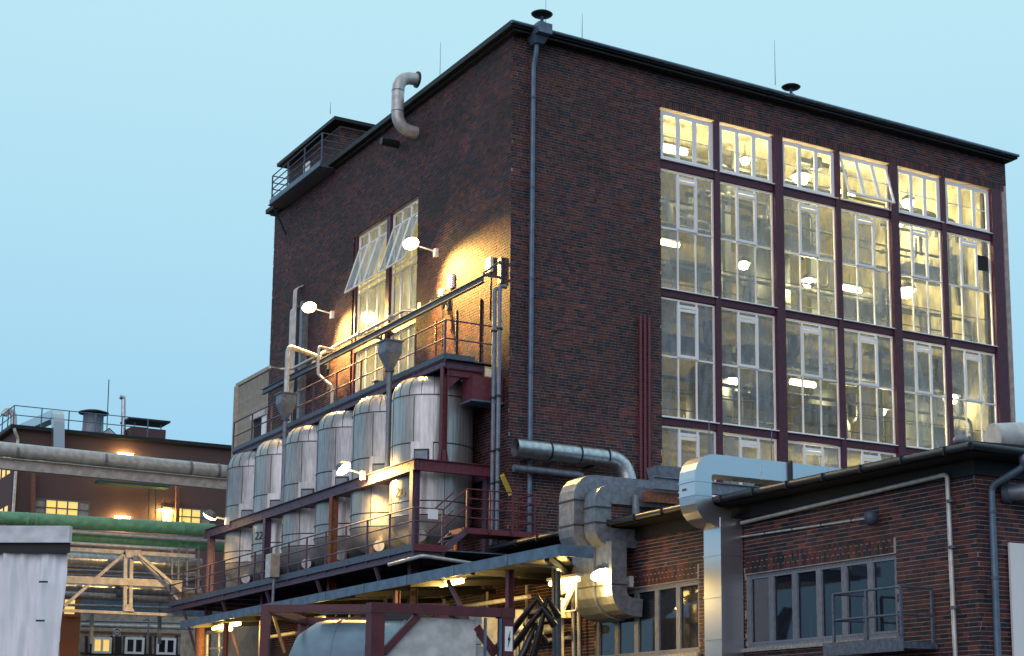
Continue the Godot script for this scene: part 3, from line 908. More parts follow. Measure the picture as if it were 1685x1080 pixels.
func tanks():
	for i in 6:
		var c := Vector3(-1.3, 0, -2.14 - 2.82 * i)
		var how: String = ["storage tank number 26 nearest the building corner", "second storage tank from the building corner", "third storage tank from the building corner", "fourth storage tank from the building corner", "fifth storage tank from the building corner", "last storage tank at the far end of the row"][i]
		var t := thing("storage_tank", "weathered silver %s" % how, "tank", c + Vector3(0, 6.55, 0), "silver tanks in a row on the platform")
		var rad := 1.15
		var skin: String = ["tank_b", "tank", "tank_c", "tank", "tank_b", "tank_c"][i]
		part(t, "shell", MB.new().lathe(c, [[rad, 7.75], [rad, 11.15]], 40), skin)
		part(t, "dome", MB.new().lathe(c, [[rad + 0.008, 11.12], [rad, 11.3], [rad * 0.93, 11.52], [rad * 0.8, 11.68], [rad * 0.5, 11.8], [0.0, 11.86]], 40), skin)
		part(t, "bottom_dome", MB.new().lathe(c, [[0.0, 6.95], [0.5, 7.02], [0.85, 7.2], [1.07, 7.45], [rad + 0.006, 7.78]], 40), skin)
		for y in [7.77, 8.16, 9.78, 11.13]:
			part(t, "band", MB.new().lathe(c, [[rad + 0.002, y], [rad + 0.014, y + 0.006], [rad + 0.014, y + 0.03], [rad + 0.002, y + 0.036]], 40), "seam")
		# standing seams of the dome cladding
		for k in 20:
			var a := TAU * (k + 0.3) / 20
			var e := Vector3(cos(a), 0, sin(a))
			var pp := []
			for q in [[rad + 0.012, 11.15], [rad + 0.006, 11.3], [rad * 0.935, 11.53], [rad * 0.805, 11.69], [rad * 0.5, 11.81]]:
				pp.append(c + e * q[0] + Vector3.UP * q[1])
			part(t, "seam", MB.new().tube(pp, 0.007, 4), "seam")
		for k in 8:
			var a := TAU * (k + 0.15) / 8
			var e := Vector3(cos(a), 0, sin(a)) * (rad + 0.002)
			part(t, "seam", MB.new().bar(c + e + Vector3.UP * 7.8, c + e + Vector3.UP * 11.12, 0.012, 0.012), "seam")
		# manway hatch, turned toward the yard
		var d := Vector3(-0.62, 0, 0.78)
		var s := Vector3(0.78, 0, 0.62)
		var b := Basis(s, Vector3.UP, d)
		var hc := c + d * (rad + 0.02) + Vector3.UP * 9.45
		var plate := part(t, "hatch_plate", MB.new().box(hc, Vector3(0.62, 0.72, 0.12), b), skin)
		part(plate, "hatch", MB.new().box(hc + d * 0.08 - Vector3.UP * 0.12, Vector3(0.36, 0.42, 0.08), b), "dull_duct")
		part(plate, "hatch_rim", MB.new().box(hc + d * 0.065 - Vector3.UP * 0.1, Vector3(0.43, 0.5, 0.03), b), "seam")
		for k in 3:
			var a := TAU * k / 3 + 0.5
			var e := c + Vector3(cos(a), 0, sin(a)) * 0.85
			part(t, "leg", MB.new().bar(e + Vector3.UP * 6.6, e + Vector3.UP * 7.4, 0.1, 0.1), "steel_violet")
		var nz := MB.new().tube([c + Vector3(-0.3, 7.25, 0.4), c + Vector3(-0.75, 7.2, 1.0)], 0.16, 14)
		part(t, "nozzle", nz, skin)
		if i in [0, 4]:
			var tm := TextMesh.new()
			tm.text = "26" if i == 0 else "22"
			tm.font_size = 64
			tm.pixel_size = 0.0058
			tm.depth = 0.004
			var o := MeshInstance3D.new()
			o.name = "number"
			o.mesh = tm
			o.material_override = M.ink
			var a := Vector3(-0.951, 0, 0.309)
			o.transform = Transform3D(Basis(Vector3(0.309, 0, 0.951), Vector3.UP, a), c + a * (rad + 0.014) + Vector3.UP * 8.45 - t.position)
			t.add_child(o)


func platforms():
	# middle ring platform
	var t := thing("tank_platform", "rusty violet steel beam platform carrying the row of silver tanks", "platform", Vector3(-1.2, 6.5, -9))
	var y := 9.03
	part(t, "front_beam", MB.new().ibeam(Vector3(-2.52, y, -0.45), Vector3(-2.52, y, -18.2), 0.16, 0.32), "steel_violet")
	part(t, "end_beam", MB.new().ibeam(Vector3(-2.6, y, -0.5), Vector3(-0.05, y, -0.5), 0.16, 0.32), "steel_red")
	part(t, "end_beam", MB.new().ibeam(Vector3(-2.6, y, -18.2), Vector3(-0.05, y, -18.2), 0.16, 0.32), "steel_violet")
	part(t, "rear_beam", MB.new().ibeam(Vector3(-0.12, y, -0.6), Vector3(-0.12, y, -18.2), 0.14, 0.3), "steel_violet")
	for i in 5:
		var z := -3.55 - 2.82 * i
		part(t, "cross_beam", MB.new().ibeam(Vector3(-2.5, y, z), Vector3(-0.05, y, z), 0.12, 0.24), "steel_violet")
	for i in 4:
		var z := -0.62 - i * 5.7
		part(t, "column", MB.new().ibeam(Vector3(-2.5, 3.0, z), Vector3(-2.5, y - 0.16, z), 0.2, 0.22), "rust" if i == 1 else "steel_violet")
		part(t, "column", MB.new().ibeam(Vector3(-0.25, 3.0, z - 0.1), Vector3(-0.25, y - 0.16, z - 0.1), 0.2, 0.22), "steel_violet")
	for i in 40:
		var z := -0.8 - i * 0.44
		part(t, "bolt", MB.new().box(Vector3(-2.605, y + (0.09 if i % 2 else -0.09), z), Vector3(0.02, 0.035, 0.035)), "black")
	# upper walkway on red portal
	var u := thing("upper_walkway", "narrow violet steel walkway above the tank domes along the brick wall", "walkway", Vector3(-0.9, 11.7, -9))
	part(u, "front_beam", MB.new().ibeam(Vector3(-1.72, 11.93, -0.5), Vector3(-1.72, 11.93, -18.0), 0.1, 0.2), "steel_violet")
	part(u, "edge_plate", MB.new().span(Vector3(-1.79, 12.05, -18.0), Vector3(-1.77, 12.2, -0.45)), "steel_blue")
	part(u, "end_plate", MB.new().span(Vector3(-1.79, 12.05, -0.46), Vector3(-0.85, 12.2, -0.44)), "steel_blue")
	part(u, "deck", MB.new().span(Vector3(-1.76, 12.05, -18.0), Vector3(-0.15, 12.08, -0.47)), "steel_blue")
	for i in 7:
		var z := -0.6 - i * 2.88
		part(u, "bracket", MB.new().ibeam(Vector3(-1.7, 11.92, z), Vector3(0, 11.92, z), 0.08, 0.16), "steel_violet")
	part(u, "portal_post", MB.new().ibeam(Vector3(-1.72, 9.2, -0.55), Vector3(-1.72, 11.83, -0.55), 0.16, 0.17), "steel_red")
	part(u, "portal_foot", MB.new().hexa([Vector3(-1.86, 9.2, -0.63), Vector3(-1.58, 9.2, -0.63), Vector3(-1.58, 9.2, -0.47), Vector3(-1.86, 9.2, -0.47), Vector3(-1.8, 9.5, -0.63), Vector3(-1.64, 9.5, -0.63), Vector3(-1.64, 9.5, -0.47), Vector3(-1.8, 9.5, -0.47)]), "steel_red")
	part(u, "portal_beam", MB.new().ibeam(Vector3(-1.72, 11.7, -0.55), Vector3(-0.55, 11.7, -0.55), 0.15, 0.22), "steel_red")
	part(u, "knee_plate", MB.new().prism([Vector3(-1.64, 11.6, -0.6), Vector3(-1.2, 11.6, -0.6), Vector3(-1.64, 11.2, -0.6)], Vector3(0, 0, 0.08)), "steel_red")
	railing(u, [Vector3(-0.15, 12.1, -0.47), Vector3(-1.75, 12.1, -0.47), Vector3(-1.75, 12.1, -18.0)], 1.05, 2, 1.9, "steel_violet", 0.022)
	var bx := thing("red_box", "dark red steel box with a pale lip under the upper walkway end", "box", Vector3(-0.5, 10.9, -0.55))
	part(bx, "body", MB.new().span(Vector3(-1.0, 10.95, -0.9), Vector3(-0.05, 11.62, -0.25)), "steel_red")
	part(bx, "lip", MB.new().span(Vector3(-1.04, 10.9, -0.94), Vector3(-0.02, 10.945, -0.2)), "zinc")
	# lower walkway with stair and landing
	var w := thing("lower_walkway", "long violet steel gallery below the tanks with a short stair up to a landing", "walkway", Vector3(-2.9, 6.3, -9))
	part(w, "front_beam", MB.new().ibeam(Vector3(-3.22, 6.42, 1.0), Vector3(-3.22, 6.42, -19.8), 0.12, 0.22), "steel_violet")
	part(w, "end_beam", MB.new().ibeam(Vector3(-3.22, 6.42, 0.98), Vector3(-2.35, 6.42, 0.98), 0.12, 0.22), "steel_violet")
	part(w, "edge_plate", MB.new().span(Vector3(-3.3, 6.5, -19.8), Vector3(-3.285, 6.68, 1.05)), "steel_blue")
	part(w, "end_plate", MB.new().span(Vector3(-3.3, 6.5, 1.06), Vector3(-2.35, 6.68, 1.08)), "steel_red")
	part(w, "deck", MB.new().span(Vector3(-3.28, 6.535, -19.8), Vector3(-0.05, 6.57, 1.04)), "steel_blue")
	for i in 11:
		part(w, "joist", MB.new().bar(Vector3(-3.2, 6.45, -1.0 - i * 1.85), Vector3(-0.05, 6.45, -1.0 - i * 1.85), 0.06, 0.14), "steel_violet")
	part(w, "landing", MB.new().span(Vector3(-1.82, 7.05, 0.12), Vector3(0.3, 7.2, 1.0)), "steel_red")
	for z in [0.2, 1.0]:
		part(w, "stringer", MB.new().bar(Vector3(-2.45, 6.5, z), Vector3(-1.75, 7.12, z), 0.04, 0.16), "steel_violet")
	for k in 3:
		part(w, "step", MB.new().box(Vector3(-2.28 + k * 0.18, 6.68 + k * 0.16, 0.6), Vector3(0.2, 0.03, 0.76)), "steel_blue")
	railing(w, [Vector3(-2.45, 6.57, 1.03), Vector3(-3.27, 6.57, 1.03), Vector3(-3.27, 6.57, -19.8)], 1.05, 3, 1.5, "steel_violet", 0.022)
	railing(w, [Vector3(-1.75, 7.2, 1.03), Vector3(0.28, 7.2, 1.03), Vector3(0.28, 7.2, 0.15)], 1.02, 4, 0.7, "steel_red", 0.022)
	for h in [0.55, 1.03]:
		part(w, "stair_rail", MB.new().tube([Vector3(-2.45, 6.57 + h, 1.03), Vector3(-1.75, 7.2 + h, 1.03)], 0.022, 6), "steel_red")
		part(w, "stair_rail", MB.new().tube([Vector3(-2.45, 6.57 + h, 0.2), Vector3(-1.75, 7.2 + h, 0.2)], 0.022, 6), "steel_red")
	for i in 5:
		part(w, "hanger", MB.new().bar(Vector3(-3.2, 6.3, -1.5 - i * 4.2), Vector3(-2.55, 4.4, -1.5 - i * 4.2), 0.08, 0.08), "steel_violet")
	solo("white_plate", "blank white plate on the gallery railing by the stair", "sign", MB.new().box(Vector3(-2.75, 7.47, 1.08), Vector3(0.28, 0.26, 0.012)), "white_sign")
	var e := thing("switch_box", "pale grey switch box hung on the gallery railing above a bent pipe", "box", Vector3(-3.45, 6.7, -8.7))
	part(e, "case", MB.new().box(Vector3(-3.47, 6.97, -8.7), Vector3(0.3, 0.72, 0.42)), "panel_grey")
	part(e, "door", MB.new().box(Vector3(-3.47, 6.97, -8.478), Vector3(0.28, 0.7, 0.02)), "beige")
	part(e, "pipe", MB.new().tube(path([Vector3(-3.45, 6.6, -8.6), Vector3(-3.45, 5.6, -8.6), Vector3(-3.3, 5.5, -8.3)], 0.1), 0.05, 8), "dull_duct")
	for b in [[Vector3(-1.200, 12.308, -6.275), "beside the lower hall window"], [Vector3(-1.000, 12.554, -10.488), "further along the walkway"]]:
		var p: Vector3 = b[0]
		p.y = 12.09
		var k := thing("blue_barrel", "small blue drum on the upper walkway %s" % b[1], "drum", p)
		part(k, "drum", MB.new().lathe(p, [[0, 0], [0.17, 0], [0.17, 0.2, 1], [0.185, 0.22], [0.17, 0.24], [0.17, 0.44], [0, 0.44]], 16), "barrel_blue")
		part(k, "lid", MB.new().lathe(p + Vector3.UP * 0.44, [[0.18, -0.02], [0.18, 0.03], [0, 0.03]], 16), "black")


func hopper(p: Vector3, w: float, bottom: float, label: String):
	var t := thing("hopper", label, "hopper", Vector3(p.x, bottom, p.z), "funnels above the tanks")
	var a := w / 2
	var q := []
	for y in [[0.28, a], [0.62, a]]:
		for s in [[-1, -1], [1, -1], [1, 1], [-1, 1]]:
			q.append(p + Vector3(s[0] * y[1], y[0] - 0.28, s[1] * y[1]))
	part(t, "bin", MB.new().hexa(q), "dull_duct")
	q = []
	for y in [[-0.5, 0.07], [-0.003, a]]:
		for s in [[-1, -1], [1, -1], [1, 1], [-1, 1]]:
			q.append(p + Vector3(s[0] * y[1], y[0], s[1] * y[1]))
	part(t, "cone", MB.new().hexa(q), "dull_duct")
	part(t, "rim", MB.new().box(p + Vector3(0, 0.35, 0), Vector3(w + 0.08, 0.04, w + 0.08)), "zinc")
	part(t, "flange", MB.new().tube([p - Vector3(0, 0.53, 0), p - Vector3(0, 0.48, 0)], 0.14, 14), "steel_blue")
	part(t, "drop_pipe", MB.new().tube([p - Vector3(0, 0.52, 0), Vector3(p.x, bottom, p.z)], 0.075, 12), "dull_duct")


func wall_fittings():
	hopper(Vector3(-2.05, 12.75, -3.5), 0.52, 9.3, "grey square funnel with long drop pipe beside tank 26")
	hopper(Vector3(-2.05, 12.72, -11.9), 0.52, 9.3, "grey square funnel below the thick white pipe")
	var c := thing("crane_rail", "blue grey steel monorail beam on brackets along the brick wall", "crane rail", Vector3(-0.58, 14.2, -9.2))
	part(c, "beam", MB.new().ibeam(Vector3(-0.58, 14.5, -0.5), Vector3(-0.58, 14.5, -18.4), 0.12, 0.2), "steel_blue")
	for z in [-0.52, -3.9, -8.9, -13.4, -17.6]:
		part(c, "wall_plate", MB.new().span(Vector3(-0.08, 14.45, z - 0.1), Vector3(-0.012, 15.2 if z > -1 else 15.0, z + 0.1)), "steel_blue")
		part(c, "bracket_arm", MB.new().bar(Vector3(-0.62, 14.63, z), Vector3(-0.08, 14.63, z), 0.08, 0.06), "steel_blue")
		part(c, "brace", MB.new().bar(Vector3(-0.6, 14.66, z), Vector3(-0.05, 15.1 if z > -1 else 14.95, z), 0.06, 0.06), "steel_blue")
	var dp := thing("downpipe", "long zinc downpipe with hopper head beside the tall factory corner", "downpipe", Vector3(0.62, 7, 0.15))
	part(dp, "pipe", MB.new().tube(path([Vector3(0.62, 21.6, 0.3), Vector3(0.62, 21.25, 0.25), Vector3(0.6, 20.9, 0.14), Vector3(0.6, 7.3, 0.14)], 0.1), 0.075, 14), "zinc")
	part(dp, "hopper_head", MB.new().hexa([Vector3(0.5, 21.5, 0.15), Vector3(0.78, 21.5, 0.15), Vector3(0.78, 21.5, 0.45), Vector3(0.5, 21.5, 0.45), Vector3(0.42, 21.68, 0.1), Vector3(0.86, 21.68, 0.1), Vector3(0.86, 21.68, 0.56), Vector3(0.42, 21.68, 0.56)]), "zinc")
	part(dp, "hopper_box", MB.new().span(Vector3(0.42, 21.69, 0.1), Vector3(0.86, 22.0, 0.78)), "zinc")
	for y in [19.9, 17.2, 14.5, 11.8, 9.2]:
		part(dp, "clamp", MB.new().tube([Vector3(0.6, y, 0.14), Vector3(0.6, y + 0.06, 0.14)], 0.09, 12), "steel_blue")
	for v in [[Vector3(0.75, 22.05, 0.35), "at the factory roof corner"], [Vector3(10.464, 22.487, -0.400), "midway along the factory roof edge"]]:
		var p: Vector3 = v[0]
		p.y = 22.02
		p.y += 0.22 if p.x > 2.0 else 0.0
		var m := thing("mushroom_vent", "dark mushroom shaped vent cap %s" % v[1], "roof vent", p)
		part(m, "stem", MB.new().lathe(p, [[0.16, -0.25], [0.13, 0.16], [0.05, 0.2], [0.05, 0.42]], 14), "zinc")
		part(m, "cap", MB.new().lathe(p + Vector3.UP * 0.36, [[0, 0], [0.28, 0.03], [0.32, 0.07], [0.25, 0.11], [0, 0.16]], 20), "black")
	var x := thing("exhaust_bend", "pale C shaped exhaust pipe curving over the factory eave", "exhaust pipe", Vector3(-0.7, 20.8, -6.5))
	var px := [Vector3(0.15, 20.9, -6.5), Vector3(-0.68, 20.9, -6.5), Vector3(-0.68, 22.7, -6.5), Vector3(-0.05, 22.7, -6.5)]
	part(x, "pipe", MB.new().tube(path(px, 0.55), 0.2, 20), "pipe_white")
	part(x, "mouth_flange", MB.new().tube([Vector3(-0.05, 22.7, -6.5), Vector3(0.0, 22.7, -6.5)], 0.27, 20), "black")
	for y in [21.45, 22.15]:
		part(x, "joint", MB.new().tube([Vector3(-0.68, y, -6.5), Vector3(-0.68, y + 0.03, -6.5)], 0.207, 20), "zinc")
	solo("stub_pipe", "short black stub pipe sticking out of the upper brick wall", "pipe", MB.new().tube([Vector3(0.05, 20.95, -7.9), Vector3(-0.62, 20.95, -7.9)], 0.13, 14), "black")
	for r in [[Vector3(2.000, 24.332, -9.090), 1.6, "by the C shaped pipe"], [Vector3(1.630, 22.880, -1.000), 1.9, "near the roof corner"], [Vector3(3.491, 23.208, -2.000), 0.9, "short one behind the corner vent"], [Vector3(11.056, 23.437, -2.000), 1.6, "beside the middle vent"], [Vector3(-0.2, 23.85, -13.5), 0.45, "on the roof house corner"], [Vector3(19.528, 22.532, -0.500), 0.5, "at the far end of the roof edge"]]:
		var p: Vector3 = r[0]
		p.y = maxf(p.y, 21.95) if p.y < 23.5 else 23.85
		if p.y < 23.0:
			p.y = 22.02
		solo("lightning_rod", "thin lightning rod on the factory roof %s" % r[2], "lightning rod", MB.new().tube([p, p + Vector3.UP * r[1]], 0.012, 5, 0.005), "black")
	# pipes on the left wall
	var lp := thing("steam_pipe", "long thin white pipe running on the wall above the crane rail", "pipe", Vector3(-0.4, 14.6, -10))
	part(lp, "pipe", MB.new().tube(path([Vector3(-0.350, 14.908, -5.257), Vector3(-0.500, 14.580, -4.920), Vector3(-0.5, 14.85, -6.0), Vector3(-0.5, 14.85, -15.6), Vector3(-0.9, 14.85, -15.9), Vector3(-2.05, 14.75, -11.9) + Vector3(0.6, 0, -3.4)], 0.12), 0.055, 10), "pipe_white")
	for z in [-7.0, -9.5, -12.2]:
		part(lp, "flange", MB.new().tube([Vector3(-0.5, 14.85, z), Vector3(-0.5, 14.85, z - 0.07)], 0.1, 12), "pipe_white")
	var fp := thing("feed_pipe", "thick white bent pipe dropping into the funnel at the far tanks", "pipe", Vector3(-1.9, 13, -12))
	part(fp, "pipe", MB.new().tube(path([Vector3(-0.5, 14.72, -12.9), Vector3(-2.05, 14.72, -11.9), Vector3(-2.05, 13.05, -11.9)], 0.25), 0.085, 12), "pipe_white")
	var fp2 := thing("branch_pipe", "white pipe with a dogleg dropping to the upper walkway", "pipe", Vector3(-1.2, 12.1, -11))
	part(fp2, "pipe", MB.new().tube(path([Vector3(-0.5, 14.7, -11.6), Vector3(-1.2, 14.7, -11.3), Vector3(-1.2, 13.75, -11.3), Vector3(-1.0, 13.2, -10.5), Vector3(-1.0, 12.1, -10.5)], 0.12), 0.05, 10), "pipe_white")
	for k in 5:
		var z := -16.65 + k * 0.13
		solo("riser_pipe", "slim silver riser with hooked top in the bundle on the wall end", "pipe", MB.new().tube(path([Vector3(-0.25, 12.1, z), Vector3(-0.25, 17.3 + (0.7 if k > 1 else 0.0), z), Vector3(0.0, 17.45 + (0.7 if k > 1 else 0.0), z)], 0.12), 0.035, 8), "pipe_white", "bundle of riser pipes")
	solo("cable_duct", "flat pale cable duct running up the wall beside the riser bundle", "cable duct", MB.new().span(Vector3(-0.24, 12.1, -15.75), Vector3(-0.01, 17.4, -15.5)), "dull_duct")
	for k in 2:
		var z := -0.12 + k * 0.3
		var v := thing("vent_pipe", "tall thin grey pipe of the pair standing at the brick corner", "pipe", Vector3(-0.42, 6.6, z), "pair of tall thin pipes")
		part(v, "pipe", MB.new().tube(path([Vector3(-0.42, 6.6, z), Vector3(-0.42, 14.15, z), Vector3(-0.2, 14.18, z - 0.05)], 0.08), 0.06, 10), "dull_duct")
		for y in [12.9, 11.0, 9.5, 8.6]:
			part(v, "clamp", MB.new().tube([Vector3(-0.42, y, z), Vector3(-0.42, y + 0.05, z)], 0.1, 10), "black")
	var ry := thing("yellow_tag_sign", "tilted yellow warning tag hanging on the thin pipe pair", "sign", Vector3(-0.184, 8.530, 0.250))
	var rb := Basis(Vector3(0, 0, 1), deg_to_rad(28))
	part(ry, "plate", MB.new().box(Vector3(-0.184, 8.564, 0.250), Vector3(0.14, 0.62, 0.012), rb), "yellow")
	for k in 3:
		part(ry, "print_line", MB.new().box(Vector3(-0.184, 8.564, 0.250) + rb * Vector3(-0.04 + k * 0.04, 0, 0.008), Vector3(0.014, 0.5, 0.004), rb), "ink")
	for s in [[Vector3(-0.060, 15.283, -3.675), "right of the bright wall lamp"], [Vector3(-0.060, 15.149, -1.184), "beside the rail end bracket"], [Vector3(-0.060, 14.974, -4.286), "under the wall lamp conduit"]]:
		var p: Vector3 = s[0]
		var b := thing("junction_box", "small white junction box on the lit brick wall %s" % s[1], "junction box", p)
		part(b, "case", MB.new().box(p, Vector3(0.1, 0.42, 0.3)), "white_paint")
		part(b, "cable", MB.new().bar(p + Vector3(0.04, -0.2, 0), p + Vector3(0.04, -1.6, 0), 0.02, 0.02), "black")
	for z in [-1.75, -3.3, -4.72]:
		solo("wall_cable", "dark cable running down the lit brick wall", "cable", MB.new().tube([Vector3(-0.03, 12.1, z), Vector3(-0.03, 14.3, z)], 0.03, 6), "black", "cables on the lit wall")
	var ws := thing("notice_plate", "white notice with yellow frame on the wall above the red box", "sign", Vector3(-0.3, 11.75, -0.6))
	part(ws, "board", MB.new().box(Vector3(-0.4, 11.82, -0.45), Vector3(0.3, 0.3, 0.012), Basis(Vector3.UP, 0.2)), "yellow")
	part(ws, "paper", MB.new().box(Vector3(-0.415, 11.8, -0.435), Vector3(0.22, 0.22, 0.012), Basis(Vector3.UP, 0.2)), "white_sign")
	for k in 3:
		solo("red_riser", "dark red riser pipe of three beside the window wall", "pipe", MB.new().tube([Vector3(4.28 + k * 0.15, 7.0, 0.1), Vector3(4.28 + k * 0.15, 14.0, 0.1)], 0.05, 8), "steel_red", "three red risers")


func lamps():
	var warm := Color(1.0, 0.78, 0.42)
	for s in [[Vector3(0.000, 16.447, -4.771), -0.95, "on the brick wall right of the open sashes", 230.0, Vector3(0.02, -0.84, 0.54)], [Vector3(0.000, 16.346, -13.088), -0.95, "on the brick wall near the riser bundle", 230.0, Vector3(0.02, -0.84, 0.54)], [Vector3(-2.600, 9.170, -3.819), -0.7, "on the platform beam before the fourth tank", 50.0, Vector3(0.5, -0.65, 0.45)], [Vector3(-2.600, 9.198, -15.616), -0.7, "at the far end of the tank platform", 38.0, Vector3(-0.25, -0.75, -0.35)], [Vector3(0.000, 5.410, 6.372), -0.95, "on the annex wall above the twin ducts", 50.0, Vector3(0.05, -0.87, 0.5)]]:
		var m: Vector3 = s[0]
		var t := thing("floodlamp", "blazing warm floodlight %s" % s[2], "floodlight", m, "lit floodlights")
		var h: Vector3 = m + Vector3(s[1], 0.12, 0.12)
		part(t, "mount", MB.new().box(m + Vector3(-0.06, 0, 0), Vector3(0.12, 0.26, 0.16)), "white_paint")
		part(t, "arm", MB.new().tube([m + Vector3(-0.1, 0.05, 0), h + Vector3(0.0, 0.05, -0.15)], 0.025, 8), "white_paint")
		var d: Vector3 = s[4].normalized()
		part(t, "housing", MB.new().lathe(h - d * 0.2, [[0, 0], [0.13, 0.02], [0.23, 0.17], [0.25, 0.2]], 16, d), "steel_blue")
		part(t, "lens", MB.new().lathe(h - d * 0.2, [[0.245, 0.19], [0.22, 0.24], [0.14, 0.29], [0, 0.31]], 16, d), "lamp_face")
		var l := SpotLight3D.new()
		l.name = "lamp_light"
		l.light_color = warm
		l.light_energy = s[3]
		l.light_size = 0.15
		l.spot_range = 60.0
		l.spot_angle = 62.0 if s[4].z > 0.48 else 68.0
		l.spot_attenuation = 2.0
		l.shadow_enabled = true
		l.look_at_from_position(h + d * 0.14 - m, h + d * 2.0 - m, Vector3.UP)
		t.add_child(l)


func rect_duct(t: Node3D, called: String, pts: Array, w: float, h: float, m: String, side: Vector3):
	# square duct swept through points; side is its constant width direction
	var mb := MB.new()
	var last := []
	for i in pts.size():
		var a: Vector3 = pts[maxi(i - 1, 0)]
		var b: Vector3 = pts[mini(i + 1, pts.size() - 1)]
		var d := (b - a).normalized()
		var n := side.cross(d).normalized()
		var k := [pts[i] - side * w / 2 - n * h / 2, pts[i] + side * w / 2 - n * h / 2, pts[i] + side * w / 2 + n * h / 2, pts[i] - side * w / 2 + n * h / 2]
		if i > 0:
			for j in 4:
				var q := (j + 1) % 4
				var mid: Vector3 = (last[j] + last[q] + k[j] + k[q]) / 4.0
				mb.flat()
				mb.quad(last[j], last[q], k[q], k[j], mid - (pts[i] + pts[i - 1]) / 2.0)
		if i == 0 or i == pts.size() - 1:
			mb.flat()
			mb.quad(k[0], k[1], k[2], k[3], (-d if i == 0 else d))
		last = k
	return part(t, called, mb, m)


func rim(t: Node3D, c: Vector3, s: Vector3, m := "seam"):
	part(t, "flange", MB.new().box(c, s), m)


func ducts():
	# round duct along the factory wall
	var t := thing("round_duct", "fat silver round duct with elbow along the factory brick wall", "duct", Vector3(1.8, 8.6, 0.6))
	part(t, "pipe", MB.new().tube(path([Vector3(-0.12, 9.55, 0.62), Vector3(3.35, 9.52, 0.62), Vector3(3.6, 8.3, 0.75)], 0.5), 0.25, 22, -1.0, true), "sheet")
	for x in [0.9, 1.85, 2.75]:
		part(t, "collar", MB.new().tube([Vector3(x, 9.545, 0.62), Vector3(x + 0.05, 9.545, 0.62)], 0.262, 22), "black")
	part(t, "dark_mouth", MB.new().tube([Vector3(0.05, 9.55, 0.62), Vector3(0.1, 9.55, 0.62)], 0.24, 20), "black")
	for x in [0.4, 2.4]:
		part(t, "bracket", MB.new().bar(Vector3(x, 9.28, 0.62), Vector3(x, 9.28, 0.0), 0.05, 0.06), "black")
	var s := thing("small_duct", "thinner silver pipe turning down below the round duct", "duct", Vector3(1.2, 8, 0.4))
	part(s, "pipe", MB.new().tube(path([Vector3(-0.05, 9.02, 0.42), Vector3(2.15, 9.0, 0.42), Vector3(2.15, 7.6, 0.42)], 0.18), 0.1, 14), "dull_duct")
	for k in 6:
		part(s, "seam", MB.new().tube([Vector3(2.15, 8.7 - k * 0.14, 0.42), Vector3(2.15, 8.69 - k * 0.14, 0.42)], 0.104, 14), "seam")
	# pair of square goose-neck ducts on the annex roof edge
	var Z := Vector3.BACK
	var g := thing("gooseneck_duct", "broad grey square gooseneck duct hooked over the annex eave", "duct", Vector3(-0.9, 4.6, 5.0))
	var c := path([Vector3(1.6, 7.72, 5.6), Vector3(-1.1, 7.72, 5.6), Vector3(-1.1, 6.32, 5.6), Vector3(-0.01, 6.32, 5.6)], 0.33)
	rect_duct(g, "duct", c, 0.72, 0.55, "dull_duct", Z)
	for y in [7.35, 6.75]:
		rim(g, Vector3(-1.1, y, 5.6), Vector3(0.59, 0.035, 0.76))
	var g2 := thing("gooseneck_duct", "narrow grey square gooseneck duct beside the broad one", "duct", Vector3(-0.9, 4.6, 5.9))
	c = path([Vector3(1.2, 7.45, 6.35), Vector3(-0.95, 7.45, 6.35), Vector3(-0.95, 6.42, 6.35), Vector3(-0.01, 6.42, 6.35)], 0.25)
	rect_duct(g2, "duct", c, 0.5, 0.45, "dull_duct", Z)
	for y in [7.12, 6.75]:
		rim(g2, Vector3(-0.95, y, 6.35), Vector3(0.49, 0.035, 0.54))
	part(g2, "rusty_bend", MB.new().tube(path([Vector3(-0.4, 7.55, 6.03), Vector3(-0.85, 7.55, 6.03), Vector3(-0.85, 7.1, 6.03)], 0.25), 0.14, 12), "rust")
	for q in [[5.6, 1.0, 0.5, "broad"], [6.5, 0.7, 0.42, "narrow"]]:
		var z: float = q[0]
		var e := thing("wall_duct", "%s bent square duct hugging the annex wall beside the lit floodlight" % q[3], "duct", Vector3(-0.6, 4.5, z))
		c = path([Vector3(-0.66, 6.3, z), Vector3(-0.66, 4.8, z), Vector3(-0.01, 4.75, z)], 0.42)
		rect_duct(e, "duct", c, q[1], q[2], "dull_duct", Z)
		rim(e, Vector3(-0.66, 5.28, z), Vector3(q[2] + 0.03, 0.03, q[1] + 0.03))
	# fan unit behind the goosenecks
	var f := thing("fan_unit", "rusty exhaust fan frame with round blower on the annex roof", "fan", Vector3(1.6, 7.1, 4.2))
	part(f, "frame", MB.new().ibeam(Vector3(0.2, 7.75, 7.0), Vector3(4.6, 7.75, 7.0), 0.15, 0.3), "dull_duct")
	part(f, "rusty_box", MB.new().span(Vector3(0.1, 7.3, 6.7), Vector3(2.4, 7.55, 6.9)), "rust")
	part(f, "leg", MB.new().bar(Vector3(0.3, 6.9, 6.3), Vector3(0.3, 7.6, 6.3), 0.1, 0.1), "steel_blue")
	part(f, "leg", MB.new().bar(Vector3(4.4, 6.95, 6.3), Vector3(4.4, 7.6, 6.3), 0.1, 0.1), "steel_blue")
	part(f, "blower", MB.new().lathe(Vector3(3.4, 8.05, 2.2), [[0, -0.2], [0.75, -0.2], [0.8, -0.1], [0.8, 0.25], [0.5, 0.4], [0, 0.42]], 24), "sheet")
	part(f, "blower_neck", MB.new().tube(path([Vector3(3.3, 8.25, 2.2), Vector3(4.3, 8.35, 3.2), Vector3(4.9, 7.6, 4.2)], 0.4), 0.22, 16), "sheet")
	part(f, "motor", MB.new().tube([Vector3(4.2, 8.0, 5.9), Vector3(5.2, 8.05, 5.6)], 0.24, 16), "black")
